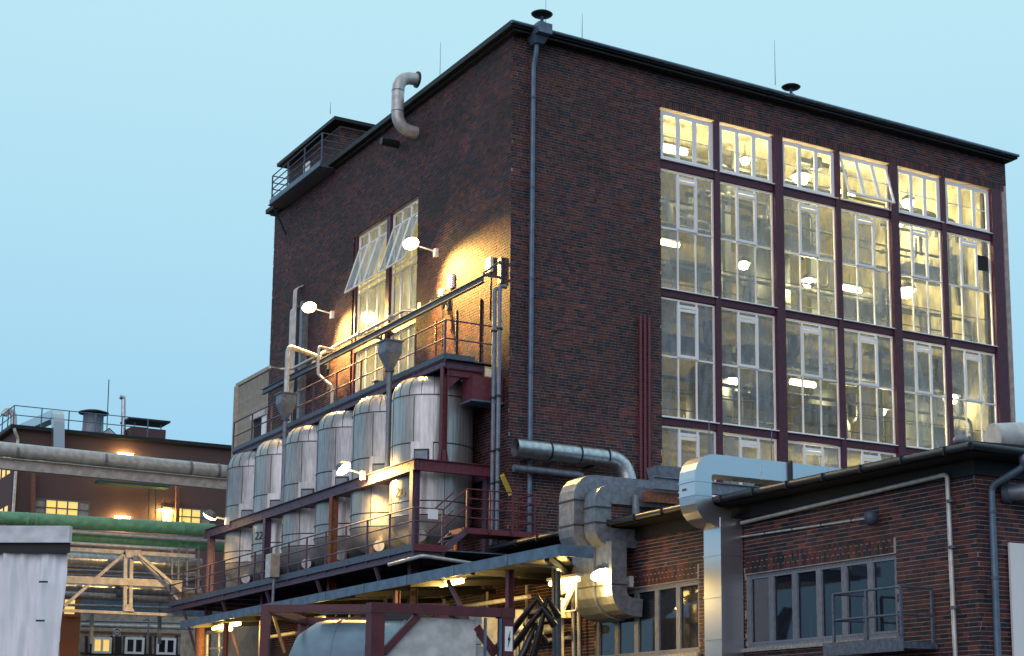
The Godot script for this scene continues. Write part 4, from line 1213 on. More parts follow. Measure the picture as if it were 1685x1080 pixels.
	part(f, "drain", MB.new().tube(path([Vector3(-0.1, 7.45, 6.7), Vector3(-0.1, 6.95, 6.7), Vector3(0.3, 6.85, 7.0)], 0.12), 0.09, 12), "dull_duct")
	var k := thing("duct_cowl", "grey flared cowl box standing above the blower motor", "duct", Vector3(5.2, 8.2, 4.2))
	var kc: Vector3 = Vector3(2.373, 7.975, 4.200)
	part(k, "cowl", MB.new().hexa([kc + Vector3(-0.22, -0.05, -0.2), kc + Vector3(0.22, -0.05, -0.2), kc + Vector3(0.22, -0.05, 0.2), kc + Vector3(-0.22, -0.05, 0.2), kc + Vector3(-0.36, 0.72, -0.3), kc + Vector3(0.36, 0.72, -0.3), kc + Vector3(0.36, 0.72, 0.3), kc + Vector3(-0.36, 0.72, 0.3)]), "dull_duct")
	part(k, "base", MB.new().box(kc + Vector3(0.1, -0.3, 0), Vector3(0.7, 0.5, 0.6)), "black")
	# bright new duct
	var b := thing("new_duct", "shiny new square duct rising up the annex wall and bending over its roof", "duct", Vector3(-0.6, 0.5, 10.4))
	c = path([Vector3(4.6, 7.55, 10.6), Vector3(-1.05, 7.55, 10.6), Vector3(-1.05, 6.5, 10.6), Vector3(-0.35, 6.35, 10.6)], 0.33)
	rect_duct(b, "bend", c, 0.6, 0.44, "bright_sheet", Z)
	part(b, "riser", MB.new().span(Vector3(-0.62, 0.6, 10.28), Vector3(-0.04, 6.4, 10.92)), "bright_sheet")
	for y in [7.15, 6.85]:
		rim(b, Vector3(-1.05, y, 10.6), Vector3(0.48, 0.025, 0.63), "bright_sheet")
	for y in [5.6, 4.7, 3.8]:
		rim(b, Vector3(-0.33, y, 10.6), Vector3(0.61, 0.025, 0.67), "bright_sheet")
	for x in [0.5, 2.4]:
		rim(b, Vector3(x, 7.55, 10.6), Vector3(0.025, 0.48, 0.63), "sheet")
	for x in [1.3, 3.4]:
		part(b, "stand", MB.new().bar(Vector3(x, 6.9, 10.95), Vector3(x, 7.8, 10.95), 0.06, 0.06), "black")
	part(b, "red_label", MB.new().box(Vector3(-1.275, 7.0, 10.5), Vector3(0.008, 0.05, 0.14)), "container_red")
	solo("roof_rod", "thin rod standing before the lower window row on the annex roof", "lightning rod", MB.new().tube([Vector3(0.441, 7.734, 9.000), Vector3(0.459, 9.276, 9.000)], 0.012, 5), "zinc", "rods on the annex roof")
	solo("roof_rod", "thin rod standing before the lower window row on the annex roof", "lightning rod", MB.new().tube([Vector3(2.242, 7.715, 9.000), Vector3(2.268, 8.958, 9.000)], 0.012, 5), "zinc", "rods on the annex roof")


func tube_lamp(p: Vector3, dir: Vector3, len: float, label: String, e: float):
	var t := thing("tube_lamp", label, "lamp", p, "glowing tube lamps")
	part(t, "tube", MB.new().tube([p - dir * len / 2, p + dir * len / 2], 0.055, 10), "tube_face")
	part(t, "tray", MB.new().bar(p - dir * (len / 2 + 0.05) + Vector3.UP * 0.1, p + dir * (len / 2 + 0.05) + Vector3.UP * 0.1, 0.16, 0.06), "panel_grey")
	var o := omni(Vector3(0, -0.16, 0), Color(1.0, 0.82, 0.45), e, 0.2)
	t.add_child(o)


func canopy():
	var t := thing("loading_canopy", "long flat canopy with pale blue edge below the tank gallery", "canopy", Vector3(-2, 5.3, -3))
	part(t, "edge_fascia", MB.new().span(Vector3(-4.25, 5.42, -15.2), Vector3(-4.19, 5.66, 10.2)), "zinc")
	part(t, "end_fascia", MB.new().span(Vector3(-4.25, 5.42, 10.21), Vector3(-3.4, 5.66, 10.26)), "zinc")
	part(t, "roof_sheet", MB.new().hexa([Vector3(-4.18, 5.56, -15.2), Vector3(-0.03, 5.9, -15.2), Vector3(-0.03, 5.9, 3.8), Vector3(-4.18, 5.56, 10.2), Vector3(-4.18, 5.6, -15.2), Vector3(-0.03, 5.95, -15.2), Vector3(-0.03, 5.95, 3.8), Vector3(-4.18, 5.6, 10.2)]), "roof")
	for i in 8:
		part(t, "rafter", MB.new().bar(Vector3(-4.15, 5.45, 9.6 - i * 3.4), Vector3(-0.05, 5.72, minf(9.6 - i * 3.4, 3.6)), 0.1, 0.14), "black")
	for z in [7.5, 1.5, -5.0, -11.5]:
		part(t, "post", MB.new().ibeam(Vector3(-3.9, 0.0, z), Vector3(-3.9, 5.4, z), 0.14, 0.14), "steel_red")
	part(t, "brace", MB.new().bar(Vector3(-3.9, 4.3, 5.6), Vector3(-3.9, 5.4, 4.4), 0.08, 0.08), "steel_violet")
	for i in 9:
		part(t, "fascia_joint", MB.new().box(Vector3(-4.26, 5.54, 8.0 - i * 2.6), Vector3(0.012, 0.25, 0.05)), "dull_duct")
	tube_lamp(Vector3(-3.200, 5.489, 3.161), Vector3.BACK, 1.2, "glowing tube lamp under the canopy beside the tank container", 6.0)
	tube_lamp(Vector3(-3.400, 5.390, -13.015), Vector3.BACK, 2.6, "glowing tube lamp at the far end of the canopy", 8.0)
	tube_lamp(Vector3(-2.0, 5.3, 6.6), Vector3.BACK, 1.3, "tube lamp under the canopy beside the hoses", 5.0)
	tube_lamp(Vector3(-2.2, 5.3, -7.5), Vector3.BACK, 1.3, "tube lamp in the middle of the canopy", 5.0)
	solo("cable_tray", "pale perforated cable tray under the canopy edge", "cable tray", MB.new().bar(Vector3(-3.600, 5.651, 6.813), Vector3(-3.300, 5.395, 8.471), 0.16, 0.05), "white_paint")
	var k := 0
	for q in [[-0.35, 5.0, 0.09], [-0.4, 4.72, 0.06], [-0.6, 4.45, 0.11], [-0.35, 4.2, 0.05], [-1.6, 5.15, 0.06]]:
		solo("canopy_pipe", "pale pipe running along the wall under the canopy", "pipe", MB.new().tube(path([Vector3(q[0], q[1], 3.6 + k * 0.15), Vector3(q[0], q[1], -14), Vector3(q[0], q[1] - 1.0, -14.3)], 0.2), q[2], 10), "pipe_white", "pipes along the canopy wall")
		k += 1
	for z in [2.6, 0.4, -2.2, -5.5, -9.0]:
		solo("pipe_hanger", "thin steel hanger carrying pipes under the canopy", "pipe hanger", MB.new().bar(Vector3(-0.8, 3.9, z), Vector3(-0.8, 5.6, z), 0.05, 0.05), "pipe_white", "pipe hangers")
	var c := thing("grey_cabinet", "tall grey steel cabinet under the canopy with gauges on its side", "cabinet", Vector3(-3, 0, 5.1))
	part(c, "case", MB.new().span(Vector3(-3.3, 0.0, 3.6), Vector3(-2.2, 4.75, 5.0)), "cabinet")
	part(c, "door_line", MB.new().span(Vector3(-3.305, 3.9, 3.6), Vector3(-3.3, 3.92, 5.0)), "seam")
	for q in [[Vector3(-2.347, 4.305, 5.100), 1], [Vector3(-2.052, 4.315, 5.100), 1]]:
		var g := part(c, "gauge", MB.new().lathe(q[0], [[0, 0], [0.09, 0], [0.09, 0.05], [0, 0.055]], 14, Vector3.BACK), "white_sign")
		part(g, "gauge_stem", MB.new().bar(q[0], q[0] - Vector3.UP * 0.7, 0.03, 0.03), "black")
	var h := thing("filling_hoses", "bunch of black filling hoses slung from the canopy front", "hose rack", Vector3(-3.2, 1, 7.2))
	for q in [[(Vector3(-3.400, 4.760, 7.874)), (Vector3(-3.900, 3.484, 6.419))], [(Vector3(-3.300, 4.561, 7.917)), (Vector3(-3.800, 3.277, 6.585))], [(Vector3(-3.300, 4.183, 7.566)), (Vector3(-3.700, 3.247, 7.427))], [(Vector3(-3.200, 4.765, 7.926)), (Vector3(-3.400, 3.248, 7.543))]]:
		var p0: Vector3 = q[0]
		var p1: Vector3 = q[1]
		part(h, "hose", MB.new().tube([p0 + Vector3(0.3, -0.4, 0), p0, p0.lerp(p1, 0.5) + Vector3(0, -0.06, 0), p1], 0.085, 10), "hose")
	for q in [[Vector3(-2.700, 5.513, 7.361), Vector3(-2.700, 2.997, 7.449)], [Vector3(-2.700, 5.430, 7.527), Vector3(-2.700, 2.992, 7.612)]]:
		solo("stand_pipe", "upright steel post at the canopy end with thin cable", "post", MB.new().bar(q[0], q[1], 0.09, 0.09), "steel_blue", "posts at the canopy end")
	var l := thing("filling_gantry", "white slanted filling boom on an upright pipe beside the canopy end", "filling gantry", Vector3(-1.8, 0, 7.5))
	part(l, "arm", MB.new().bar(Vector3(-1.800, 5.395, 6.856), Vector3(-1.800, 4.631, 6.134), 0.08, 0.1), "white_paint")
	part(l, "upright", MB.new().tube([Vector3(-1.800, 4.964, 6.044), Vector3(-1.800, 2.916, 6.069)], 0.1, 12), "pipe_white")
	part(l, "head", MB.new().tube([Vector3(-1.800, 5.120, 5.870), Vector3(-1.800, 5.177, 6.411)], 0.11, 12), "pipe_white")
	part(l, "plate", MB.new().box(Vector3(-1.800, 4.562, 6.106), Vector3(0.3, 0.14, 0.4)), "beige")
	part(l, "hook_tube", MB.new().tube(path([Vector3(-1.800, 5.285, 6.829), Vector3(-1.800, 4.626, 6.835), Vector3(-1.800, 4.629, 6.162)], 0.08), 0.022, 6), "pipe_white")
	for q in [[Vector3(-0.200, 5.189, 3.923), Vector3(-0.200, 3.147, 4.001)], [Vector3(-0.200, 5.169, 4.193), Vector3(-0.200, 3.138, 4.268)]]:
		solo("wall_pipe", "slim pale pipe on the annex wall under the goosenecks", "pipe", MB.new().tube([q[0], q[1]], 0.05, 8), "pipe_white", "slim pipes under the goosenecks")
	var wt := thing("warning_diamond", "small tilted yellow warning sign under the canopy end", "sign", Vector3(-2.000, 5.382, 6.388))
	part(wt, "plate", MB.new().box(Vector3(-2.000, 5.382, 6.388), Vector3(0.015, 0.24, 0.24), Basis(Vector3.RIGHT, 0.6)), "yellow")
	part(wt, "mark", MB.new().box(Vector3(-2.000, 5.382, 6.388) - Vector3(0.01, 0, 0), Vector3(0.015, 0.1, 0.1), Basis(Vector3.RIGHT, 0.6)), "ink")
	solo("gutter_pipe", "pale pipe below the gallery bending along the canopy roof", "pipe", MB.new().tube(path([Vector3(-3.400, 6.228, -0.158), Vector3(-3.200, 6.325, 1.453), Vector3(-1.2, 6.25, 0.9)], 0.1), 0.05, 10), "pipe_white")


func containers():
	# blue tank in a red frame
	var o: Vector3 = Vector3(-13.308, 3.471, 18.349)
	var e: Vector3 = Vector3(-12.155, 3.505, 19.114)
	var d := (e - o)
	d.y = 0
	d = d.normalized()
	var s := d.cross(Vector3.UP).normalized()
	if s.dot(o - eye) < 0:
		s = -s
	var L := 2.35
	var t := thing("tank_container", "blue tank lying in a dark red steel container frame", "tank container", Vector3(o.x, 0.6, o.z))
	var g := 0.11
	for q in [[0.0, 0.0], [L, 0.0], [0.0, 2.3], [L, 2.3]]:
		var p: Vector3 = o + d * q[0] + s * q[1]
		part(t, "corner_post", MB.new().bar(Vector3(p.x, 0.6, p.z), Vector3(p.x, o.y, p.z), g, g, d), "container_red")
	for y in [0.7, o.y - 0.05]:
		for q in [0.0, 2.3]:
			var a: Vector3 = o + s * q
			a.y = y
			part(t, "side_rail", MB.new().bar(a, a + d * L, 0.1, 0.1), "container_red")
		for q in [0.0, L]:
			var a: Vector3 = o + d * q
			a.y = y
			part(t, "end_rail", MB.new().bar(a, a + s * 2.3, 0.1, 0.1), "container_red")
	var c := o + s * 1.15
	c.y = o.y - 1.2
	part(t, "vessel", MB.new().lathe(c + d * 0.02, [[0, 0.0], [0.55, 0.06], [0.9, 0.22], [1.05, 0.45], [1.08, 0.6], [1.08, 2.3], [0, 2.32]], 36, d), "blue_tank")
	for q in [0.8, 1.25, 1.7]:
		part(t, "band", MB.new().lathe(c + d * q, [[1.08, -0.02], [1.095, -0.015], [1.095, 0.015], [1.08, 0.02]], 36, d), "blue_tank")
	part(t, "manlid_box", MB.new().box(c + d * 1.6 + Vector3.UP * 1.08, Vector3(0.7, 0.2, 0.5), Basis(d, Vector3.UP, -s)), "black")
	part(t, "walk_board", MB.new().bar(c + d * 0.5 + Vector3.UP * 1.17 - s * 0.3, c + d * 1.2 + Vector3.UP * 1.17 - s * 0.3, 0.4, 0.03), "beam_cream")
	# white panel container
	var X := Vector3.RIGHT
	var p: Vector3 = Vector3(-12.664, 3.395, 20.336)
	var t2 := thing("panel_container", "red framed container end with a pale panel and a ladder", "container", Vector3(p.x, 0.6, p.z))
	var w := 2.0
	var b := Vector3(p.x, 0.6, p.z)
	var top := p.y
	var h := top - 0.6
	part(t2, "corner_post", MB.new().span(b, b + Vector3(0.18, h, -0.18)), "container_red")
	part(t2, "corner_post", MB.new().span(b + Vector3(w - 0.16, 0, 0), b + Vector3(w, h, -0.16)), "container_red")
	part(t2, "top_rail", MB.new().span(b + Vector3(0.19, h - 0.12, 0), b + Vector3(w - 0.17, h, -0.12)), "container_red")
	part(t2, "corner_casting", MB.new().span(b + Vector3(w - 0.18, h - 0.01, 0.01), b + Vector3(w + 0.01, h - 0.13, -0.18)), "container_red")
	part(t2, "corner_casting", MB.new().span(b + Vector3(-0.01, h - 0.01, 0.01), b + Vector3(0.19, h - 0.13, -0.19)), "container_red")
	part(t2, "panel", MB.new().prism([b + Vector3(0.24, 0.1, -0.1), b + Vector3(0.24, h - 0.55, -0.1), b + Vector3(0.62, h - 0.16, -0.1), b + Vector3(w - 0.5, h - 0.16, -0.1), b + Vector3(w - 0.5, 0.1, -0.1)], Vector3(0, 0, -0.04)), "panel_grey")
	part(t2, "brace", MB.new().bar(b + Vector3(0.2, h - 0.62, -0.08), b + Vector3(0.66, h - 0.14, -0.08), 0.06, 0.09), "container_red")
	part(t2, "brace", MB.new().bar(b + Vector3(w - 0.2, h - 0.6, -0.12), b + Vector3(w - 0.5, h - 0.25, -0.12), 0.06, 0.1), "container_red")
	for x in [w - 0.42, w - 0.2]:
		part(t2, "ladder_rail", MB.new().bar(b + Vector3(x, 0.1, 0.0), b + Vector3(x, h - 0.14, 0.0), 0.03, 0.03), "zinc")
	for k in 7:
		part(t2, "rung", MB.new().bar(b + Vector3(w - 0.42, 0.3 + k * 0.3, 0), b + Vector3(w - 0.2, 0.3 + k * 0.3, 0), 0.025, 0.025), "zinc")
	part(t2, "danger_label", MB.new().box(b + Vector3(w - 0.08, h - 0.4, 0.006), Vector3(0.11, 0.32, 0.008)), "white_sign")
	part(t2, "bolt_mark", MB.new().prism([b + Vector3(w - 0.06, h - 0.29, 0.012), b + Vector3(w - 0.1, h - 0.42, 0.012), b + Vector3(w - 0.085, h - 0.42, 0.012), b + Vector3(w - 0.095, h - 0.52, 0.012), b + Vector3(w - 0.055, h - 0.39, 0.012), b + Vector3(w - 0.07, h - 0.39, 0.012)], Vector3(0, 0, 0.003)), "ink")
	part(t2, "body", MB.new().span(b + Vector3(0.3, 0.05, -0.16), b + Vector3(w - 0.25, h - 0.5, -0.4)), "panel_grey")


func run(called: String, label: String, z: float, pa: Array, pb: Array, r: float, m: String, group := ""):
	# a round pipe between two spots on the plane of that depth
	solo(called, label, "pipe", MB.new().tube([pa[0], pb[0]], r, 18), m, group)


func left_side():
	# beige corrugated block behind the factory end
	var b := thing("beige_block", "beige corrugated metal clad block behind the far factory corner", "building", Vector3(3, 0, -22))
	var z0 := -19.5
	var z1 := -23.2
	part(b, "cladding", MB.new().hexa([Vector3(0.1, 0, z1), Vector3(6, 0, z1), Vector3(6, 0, z0), Vector3(0.1, 0, z0), Vector3(0.1, 15.7, z1), Vector3(6, 15.7, z1), Vector3(6, 15.7, z0), Vector3(0.1, 15.7, z0)]), "beige")
	for i in 31:
		var z := z0 - 0.05 - i * 0.12
		part(b, "rib", MB.new().span(Vector3(0.05, 0.5, z - 0.035), Vector3(0.095, 15.65, z + 0.035)), "beige")
	part(b, "edge_trim", MB.new().tube([Vector3(0.12, 0, z1), Vector3(0.12, 15.65, z1)], 0.2, 12), "beige")
	part(b, "roof_trim", MB.new().span(Vector3(0.0, 15.66, z1 - 0.1), Vector3(6, 15.8, z0)), "beige")
	part(b, "window", MB.new().span(Vector3(0.02, 12.6, -21.0), Vector3(0.09, 13.9, -19.9)), "dark_inside")
	part(b, "shutter_box", MB.new().span(Vector3(-0.1, 13.9, -21.1), Vector3(0.04, 14.15, -19.5)), "panel_grey")
	part(b, "white_shutter", MB.new().span(Vector3(-0.03, 12.4, -19.98), Vector3(0.01, 13.88, -19.5)), "white_paint")
	# pipe bridge
	run("silver_main", "fat silver insulated pipe high on the pipe bridge", -22, [Vector3(-10.201, 12.124, -22.000)], [Vector3(0.018, 11.970, -22.000)], 0.27, "pipe_white")
	for p in [Vector3(-8.403, 12.049, -22.000), Vector3(-5.277, 12.024, -22.000), Vector3(-2.084, 11.999, -22.000), Vector3(-0.995, 11.990, -22.000)]:
		solo("pipe_clamp", "dark ring clamp round the fat silver pipe", "clamp", MB.new().tube([p - Vector3(0.05, 0, 0), p + Vector3(0.05, 0, 0)], 0.29, 18), "dull_duct", "clamps on the silver pipe")
	solo("bridge_beam", "long cream steel beam right below the fat silver pipe", "beam", MB.new().ibeam(Vector3(-10.167, 11.600, -22.000), Vector3(-0.325, 11.486, -22.000), 0.3, 0.42, 0.03), "beam_cream")
	run("green_pipe", "upper green pipe on the pipe bridge", -21, [Vector3(-10.215, 9.474, -21.000)], [Vector3(-1.361, 9.550, -21.000)], 0.24, "green")
	run("green_pipe", "lower green pipe below the first on the bridge", -21.6, [Vector3(-7.621, 9.024, -21.600)], [Vector3(-0.241, 9.008, -21.600)], 0.2, "green")
	for p in [Vector3(-8.132, 9.470, -21.000), Vector3(-7.843, 9.469, -21.000), Vector3(-2.561, 9.539, -21.000)]:
		solo("green_flange", "green flange ring on the upper green pipe", "flange", MB.new().tube([p - Vector3(0.04, 0, 0), p + Vector3(0.04, 0, 0)], 0.275, 18), "green", "flanges on the green pipe")
	run("thin_pipe", "thin pale pipe under the upper green pipe", -21, [Vector3(-10.196, 9.177, -21.000)], [Vector3(-0.923, 9.138, -21.000)], 0.07, "pipe_white")
	run("thin_pipe", "thin pale pipe under the lower green pipe", -21, [Vector3(-7.738, 8.735, -21.000)], [Vector3(-2.067, 8.746, -21.000)], 0.06, "pipe_white")
	run("silver_pipe", "broad silver pipe behind the white truss", -21, [Vector3(-7.289, 8.153, -21.000)], [Vector3(-1.810, 8.143, -21.000)], 0.3, "sheet", )
	run("silver_pipe", "upper of two slim silver pipes behind the truss", -21, [Vector3(-7.233, 7.179, -21.000)], [Vector3(-1.767, 7.165, -21.000)], 0.16, "sheet")
	run("silver_pipe", "lower of two slim silver pipes behind the truss", -21, [Vector3(-7.217, 6.899, -21.000)], [Vector3(-1.753, 6.848, -21.000)], 0.15, "sheet")
	run("rack_pipe", "thin pale rack pipe just under the broad silver pipe", -22, [Vector3(-7.042, 7.864, -22.000)], [Vector3(-1.479, 7.880, -22.000)], 0.05, "pipe_white")
	run("rack_pipe", "grey rack pipe level with the truss walk beam", -22.5, [Vector3(-6.917, 7.692, -22.500)], [Vector3(-1.313, 7.744, -22.500)], 0.09, "dull_duct")
	run("rack_pipe", "thin pale rack pipe below the two slim silver pipes", -22, [Vector3(-6.969, 6.591, -22.000)], [Vector3(-1.424, 6.634, -22.000)], 0.05, "pipe_white")
	run("rack_pipe", "grey rack pipe between the two green pipes", -22.5, [Vector3(-6.582, 9.345, -22.500)], [Vector3(-0.670, 9.356, -22.500)], 0.08, "dull_duct")
	for q in [[Vector3(-5.197, 5.261, -22.800), Vector3(-5.358, 9.093, -22.800)], [Vector3(-2.691, 5.331, -22.800), Vector3(-2.855, 9.250, -22.800)]]:
		solo("rack_post", "slim grey post of the pipe rack behind the truss", "post", MB.new().bar(q[0], q[1], 0.12, 0.12, Vector3.RIGHT), "dull_duct", "pipe rack posts")
	for q in [[Vector3(-4.769, 7.252, -21.000), "upper"], [Vector3(-4.754, 6.965, -21.000), "lower"]]:
		solo("dark_sleeve", "dark sleeve on the %s slim silver pipe" % q[1], "sleeve", MB.new().tube([q[0] - Vector3(0.16, 0, 0), q[0] + Vector3(0.16, 0, 0)], 0.19, 16), "inside_grey")
	var t := thing("truss_bridge", "pale steel truss bridge carrying pipes left of the tanks", "truss", Vector3(-4.8, 6.2, -20))
	var tl: Vector3 = Vector3(-7.225, 8.406, -20.000)
	var tr: Vector3 = Vector3(-2.368, 8.405, -20.000)
	part(t, "top_chord", MB.new().bar(tl, tr, 0.14, 0.14), "beam_cream")
	part(t, "walk_beam", MB.new().bar(Vector3(-7.472, 7.322, -20.000), Vector3(-2.770, 7.355, -20.000), 0.2, 0.26), "beam_cream")
	part(t, "bottom_chord", MB.new().bar(Vector3(-7.450, 6.239, -20.000), Vector3(-2.718, 6.226, -20.000), 0.12, 0.1), "beam_cream")
	for q in [[Vector3(-7.119, 8.369, -20.000), Vector3(-7.105, 6.274, -20.000)], [Vector3(-4.880, 8.349, -20.000), Vector3(-4.799, 6.321, -20.000)], [Vector3(-4.665, 8.361, -20.000), Vector3(-4.603, 6.264, -20.000)]]:
		part(t, "upright", MB.new().bar(q[0], q[1], 0.12, 0.12, Vector3.RIGHT), "beam_cream")
	for q in [[Vector3(-4.883, 8.393, -20.000), Vector3(-6.905, 6.388, -20.000)], [Vector3(-4.537, 8.413, -20.000), Vector3(-2.736, 6.624, -20.000)], [Vector3(-4.559, 8.329, -19.600), Vector3(-2.878, 7.030, -19.600)]]:
		part(t, "diagonal", MB.new().bar(q[0], q[1], 0.1, 0.14, Vector3.BACK), "beam_cream")
	part(t, "gusset", MB.new().prism([Vector3(-7.254, 8.501, -19.900), Vector3(-6.903, 8.523, -19.900), Vector3(-7.011, 8.215, -19.900), Vector3(-7.134, 8.208, -19.900)], Vector3(0, 0, 0.03)), "beam_cream")
	part(t, "gusset", MB.new().prism([Vector3(-4.868, 6.290, -19.900), Vector3(-4.481, 6.284, -19.900), Vector3(-4.623, 6.539, -19.900), Vector3(-4.751, 6.534, -19.900)], Vector3(0, 0, 0.03)), "beam_cream")
	part(t, "gusset", MB.new().prism([Vector3(-4.936, 8.489, -19.900), Vector3(-4.353, 8.502, -19.900), Vector3(-4.470, 8.231, -19.900), Vector3(-4.858, 8.209, -19.900)], Vector3(0, 0, 0.03)), "beam_cream")
	var cg := thing("ladder_cage", "pale ladder cage at the end of the truss bridge", "ladder", Vector3(-2.6, 6.5, -20))
	for q in [[Vector3(-3.206, 8.602, -20.000), Vector3(-3.166, 7.270, -20.000)], [Vector3(-2.967, 8.729, -20.000), Vector3(-2.927, 7.392, -20.000)], [Vector3(-2.656, 8.792, -20.000), Vector3(-2.610, 7.296, -20.000)], [Vector3(-2.228, 8.818, -20.000), Vector3(-2.174, 7.093, -20.000)]]:
		part(cg, "upright", MB.new().bar(q[0], q[1], 0.06, 0.06, Vector3.RIGHT), "dull_duct")
	for q in [[Vector3(-3.206, 8.602, -20.000), Vector3(-2.224, 8.729, -20.000)], [Vector3(-3.185, 8.157, -20.000), Vector3(-2.204, 8.279, -20.000)], [Vector3(-3.165, 7.714, -20.000), Vector3(-2.184, 7.831, -20.000)]]:
		part(cg, "hoop", MB.new().bar(q[0], q[1], 0.04, 0.05), "dull_duct")
	# white tarp tent
	var o: Vector3 = Vector3(-15.538, 5.100, 10.540)
	var e: Vector3 = Vector3(-14.221, 5.093, 11.404)
	var d := (e - o).normalized()
	var s := Vector3.UP.cross(d).normalized()
	if s.dot(o - eye) > 0:
		s = -s
	var tt := thing("tarp_shelter", "shelter with white flat fascia and a hanging white tarpaulin curtain", "shelter", Vector3(e.x, 0, e.z))
	part(tt, "fascia", MB.new().bar(o + Vector3.UP * 0.0, e, 0.12, 0.28), "fascia")
	part(tt, "soffit", MB.new().hexa([o - Vector3.UP * 0.3 - s * 0.02, e - Vector3.UP * 0.3 - s * 0.02, e - d * 1.7 - Vector3.UP * 0.25 - s * 2.5, o - Vector3.UP * 0.25 - s * 2.5, o - Vector3.UP * 0.14 - s * 0.02, e - Vector3.UP * 0.14 - s * 0.02, e - d * 1.7 - Vector3.UP * 0.1 - s * 2.5, o - Vector3.UP * 0.1 - s * 2.5]), "roof")
	var tb := MB.new()
	tb.smooth()
	var fn := FastNoiseLite.new()
	fn.seed = 8
	fn.frequency = 0.9
	var cols := 60
	var rowsn := 30
	var H := o.y - 0.3
	var gp := []
	for j in rowsn + 1:
		var rr := []
		for i in cols + 1:
			var u := float(i) / cols * 1.22 - 0.25
			var v := float(j) / rowsn
			var p := o.lerp(e, clampf(u, -0.25, 0.94) - v * 0.03) - Vector3.UP * (0.28 + v * H)
			rr.append(p + s * (-0.15 + fn.get_noise_2d(u * 5.0, v * 2.0) * 0.16 + sin(u * 26.0 + v * 2) * 0.02))
		gp.append(rr)
	for j in rowsn:
		for i in cols:
			tb.quad(gp[j][i], gp[j][i + 1], gp[j + 1][i + 1], gp[j + 1][i], s)
	part(tt, "curtain", tb, "tarp")
	for k in 5:
		var v := 0.16 + k * 0.2
		var p: Vector3 = o.lerp(e, 0.76 - v * 0.04) - Vector3.UP * (0.28 + v * 3.2) + s * 0.05
		part(tt, "strap", MB.new().bar(p - d * 0.07, p + d * 0.07, 0.02, 0.03), "ink")
	# brown brick house
	var hb := thing("brown_house", "brown brick house corner with a lit window behind the tarp shelter", "building", Vector3(-6, 0, -34))
	part(hb, "wall", MB.new().span(Vector3(-12, 0, -38), Vector3(-3.881, 8.919, -30.000)), "brown_brick")
	part(hb, "roof_edge", MB.new().span(Vector3(-12, 9.0, -38.2), Vector3(-3.97, 9.15, -30.05)), "roof")
	var wa: Vector3 = Vector3(-4.542, 7.452, -29.950)
	var wb: Vector3 = Vector3(-4.147, 6.869, -29.950)
	part(hb, "window", MB.new().span(wa, wb - Vector3(0, 0, 0.04)), "lit_pane")
	part(hb, "window_sill", MB.new().span(Vector3(wa.x - 0.1, wb.y - 0.12, -29.9), Vector3(wb.x + 0.1, wb.y - 0.02, -29.8)), "brown_brick")
	# half-timbered low building
	var f := thing("panel_house", "beige panelled house with white windows beneath the truss bridge", "building", Vector3(2, 0, -44))
	part(f, "wall", MB.new().span(Vector3(-3, 0, -48), Vector3(9, 8.6, -40)), "beige")
	part(f, "blue_cladding", MB.new().span(Vector3(-3.1, 7.75, -40.1), Vector3(9.1, 8.75, -39.95)), "blue_cladding")
	part(f, "rust_band", MB.new().span(Vector3(-1.420, 6.859, -39.960), Vector3(4.745, 6.787, -39.900)), "rust")
	part(f, "base_strip", MB.new().span(Vector3(-1.358, 5.751, -39.970), Vector3(4.796, 5.840, -39.930)), "ink")
	for x in [[Vector3(-1.126, 6.612, -39.970), Vector3(-1.078, 5.730, -39.970), 0], [Vector3(-0.903, 6.618, -39.970), Vector3(-0.855, 5.735, -39.970), 0], [Vector3(0.054, 6.648, -39.970), Vector3(0.100, 5.758, -39.970), 0], [Vector3(0.338, 6.656, -39.970), Vector3(0.384, 5.765, -39.970), 1], [Vector3(0.652, 6.666, -39.970), Vector3(0.697, 5.773, -39.970), 0], [Vector3(1.601, 6.695, -39.970), Vector3(1.645, 5.795, -39.970), 0], [Vector3(1.862, 6.703, -39.970), Vector3(1.906, 5.802, -39.970), 0], [Vector3(2.124, 6.711, -39.970), Vector3(2.167, 5.808, -39.970), 0], [Vector3(3.122, 6.741, -39.970), Vector3(3.165, 5.832, -39.970), 0]]:
		part(f, "batten", MB.new().bar(x[0], x[1], 0.05, 0.12 if x[2] == 0 else 0.3, Vector3.RIGHT), "ink")
	for q in [["lit_pane", Vector3(-0.861, 6.559, -39.900), Vector3(0.022, 5.810, -39.900)], ["dark_glass", Vector3(0.664, 6.605, -39.900), Vector3(1.566, 5.819, -39.900)], ["dark_glass", Vector3(2.166, 6.621, -39.900), Vector3(3.084, 5.827, -39.900)]]:
		var a: Vector3 = q[1]
		var c: Vector3 = q[2]
		var wd := c.x - a.x
		var ht := a.y - c.y
		var fr := part(f, "window", bars(Vector3(a.x, c.y, -39.9), Vector3.RIGHT, Vector3.BACK, [0.05, wd / 2, wd - 0.05], [0.05, ht - 0.05], 0.11, 0.1), "white_paint")
		for k in 2:
			pane(fr, Vector3(a.x, c.y, -39.9), Vector3.RIGHT, Vector3.BACK, 0.06 + k * wd / 2, wd / 2 + k * (wd / 2 - 0.06), 0.06, ht - 0.06, q[0])
		if q[0] == "dark_glass":
			part(fr, "dark_backing", MB.new().span(Vector3(a.x + 0.1, c.y + 0.1, -39.98), Vector3(c.x - 0.1, a.y - 0.1, -39.965)), "inside_grey")
	var sg := thing("round_sign", "square white plate with a black ring and blurred dark marks", "sign", Vector3(-0.119, 6.732, -38.500))
	var sc: Vector3 = Vector3(-0.119, 6.732, -38.500)
	part(sg, "plate", MB.new().box(sc, Vector3(0.36, 0.36, 0.015)), "white_sign")
	part(sg, "ring", MB.new().lathe(sc + Vector3(0, 0, 0.009), [[0.13, 0], [0.13, 0.004], [0.16, 0.004], [0.16, 0]], 24, Vector3.BACK), "ink")
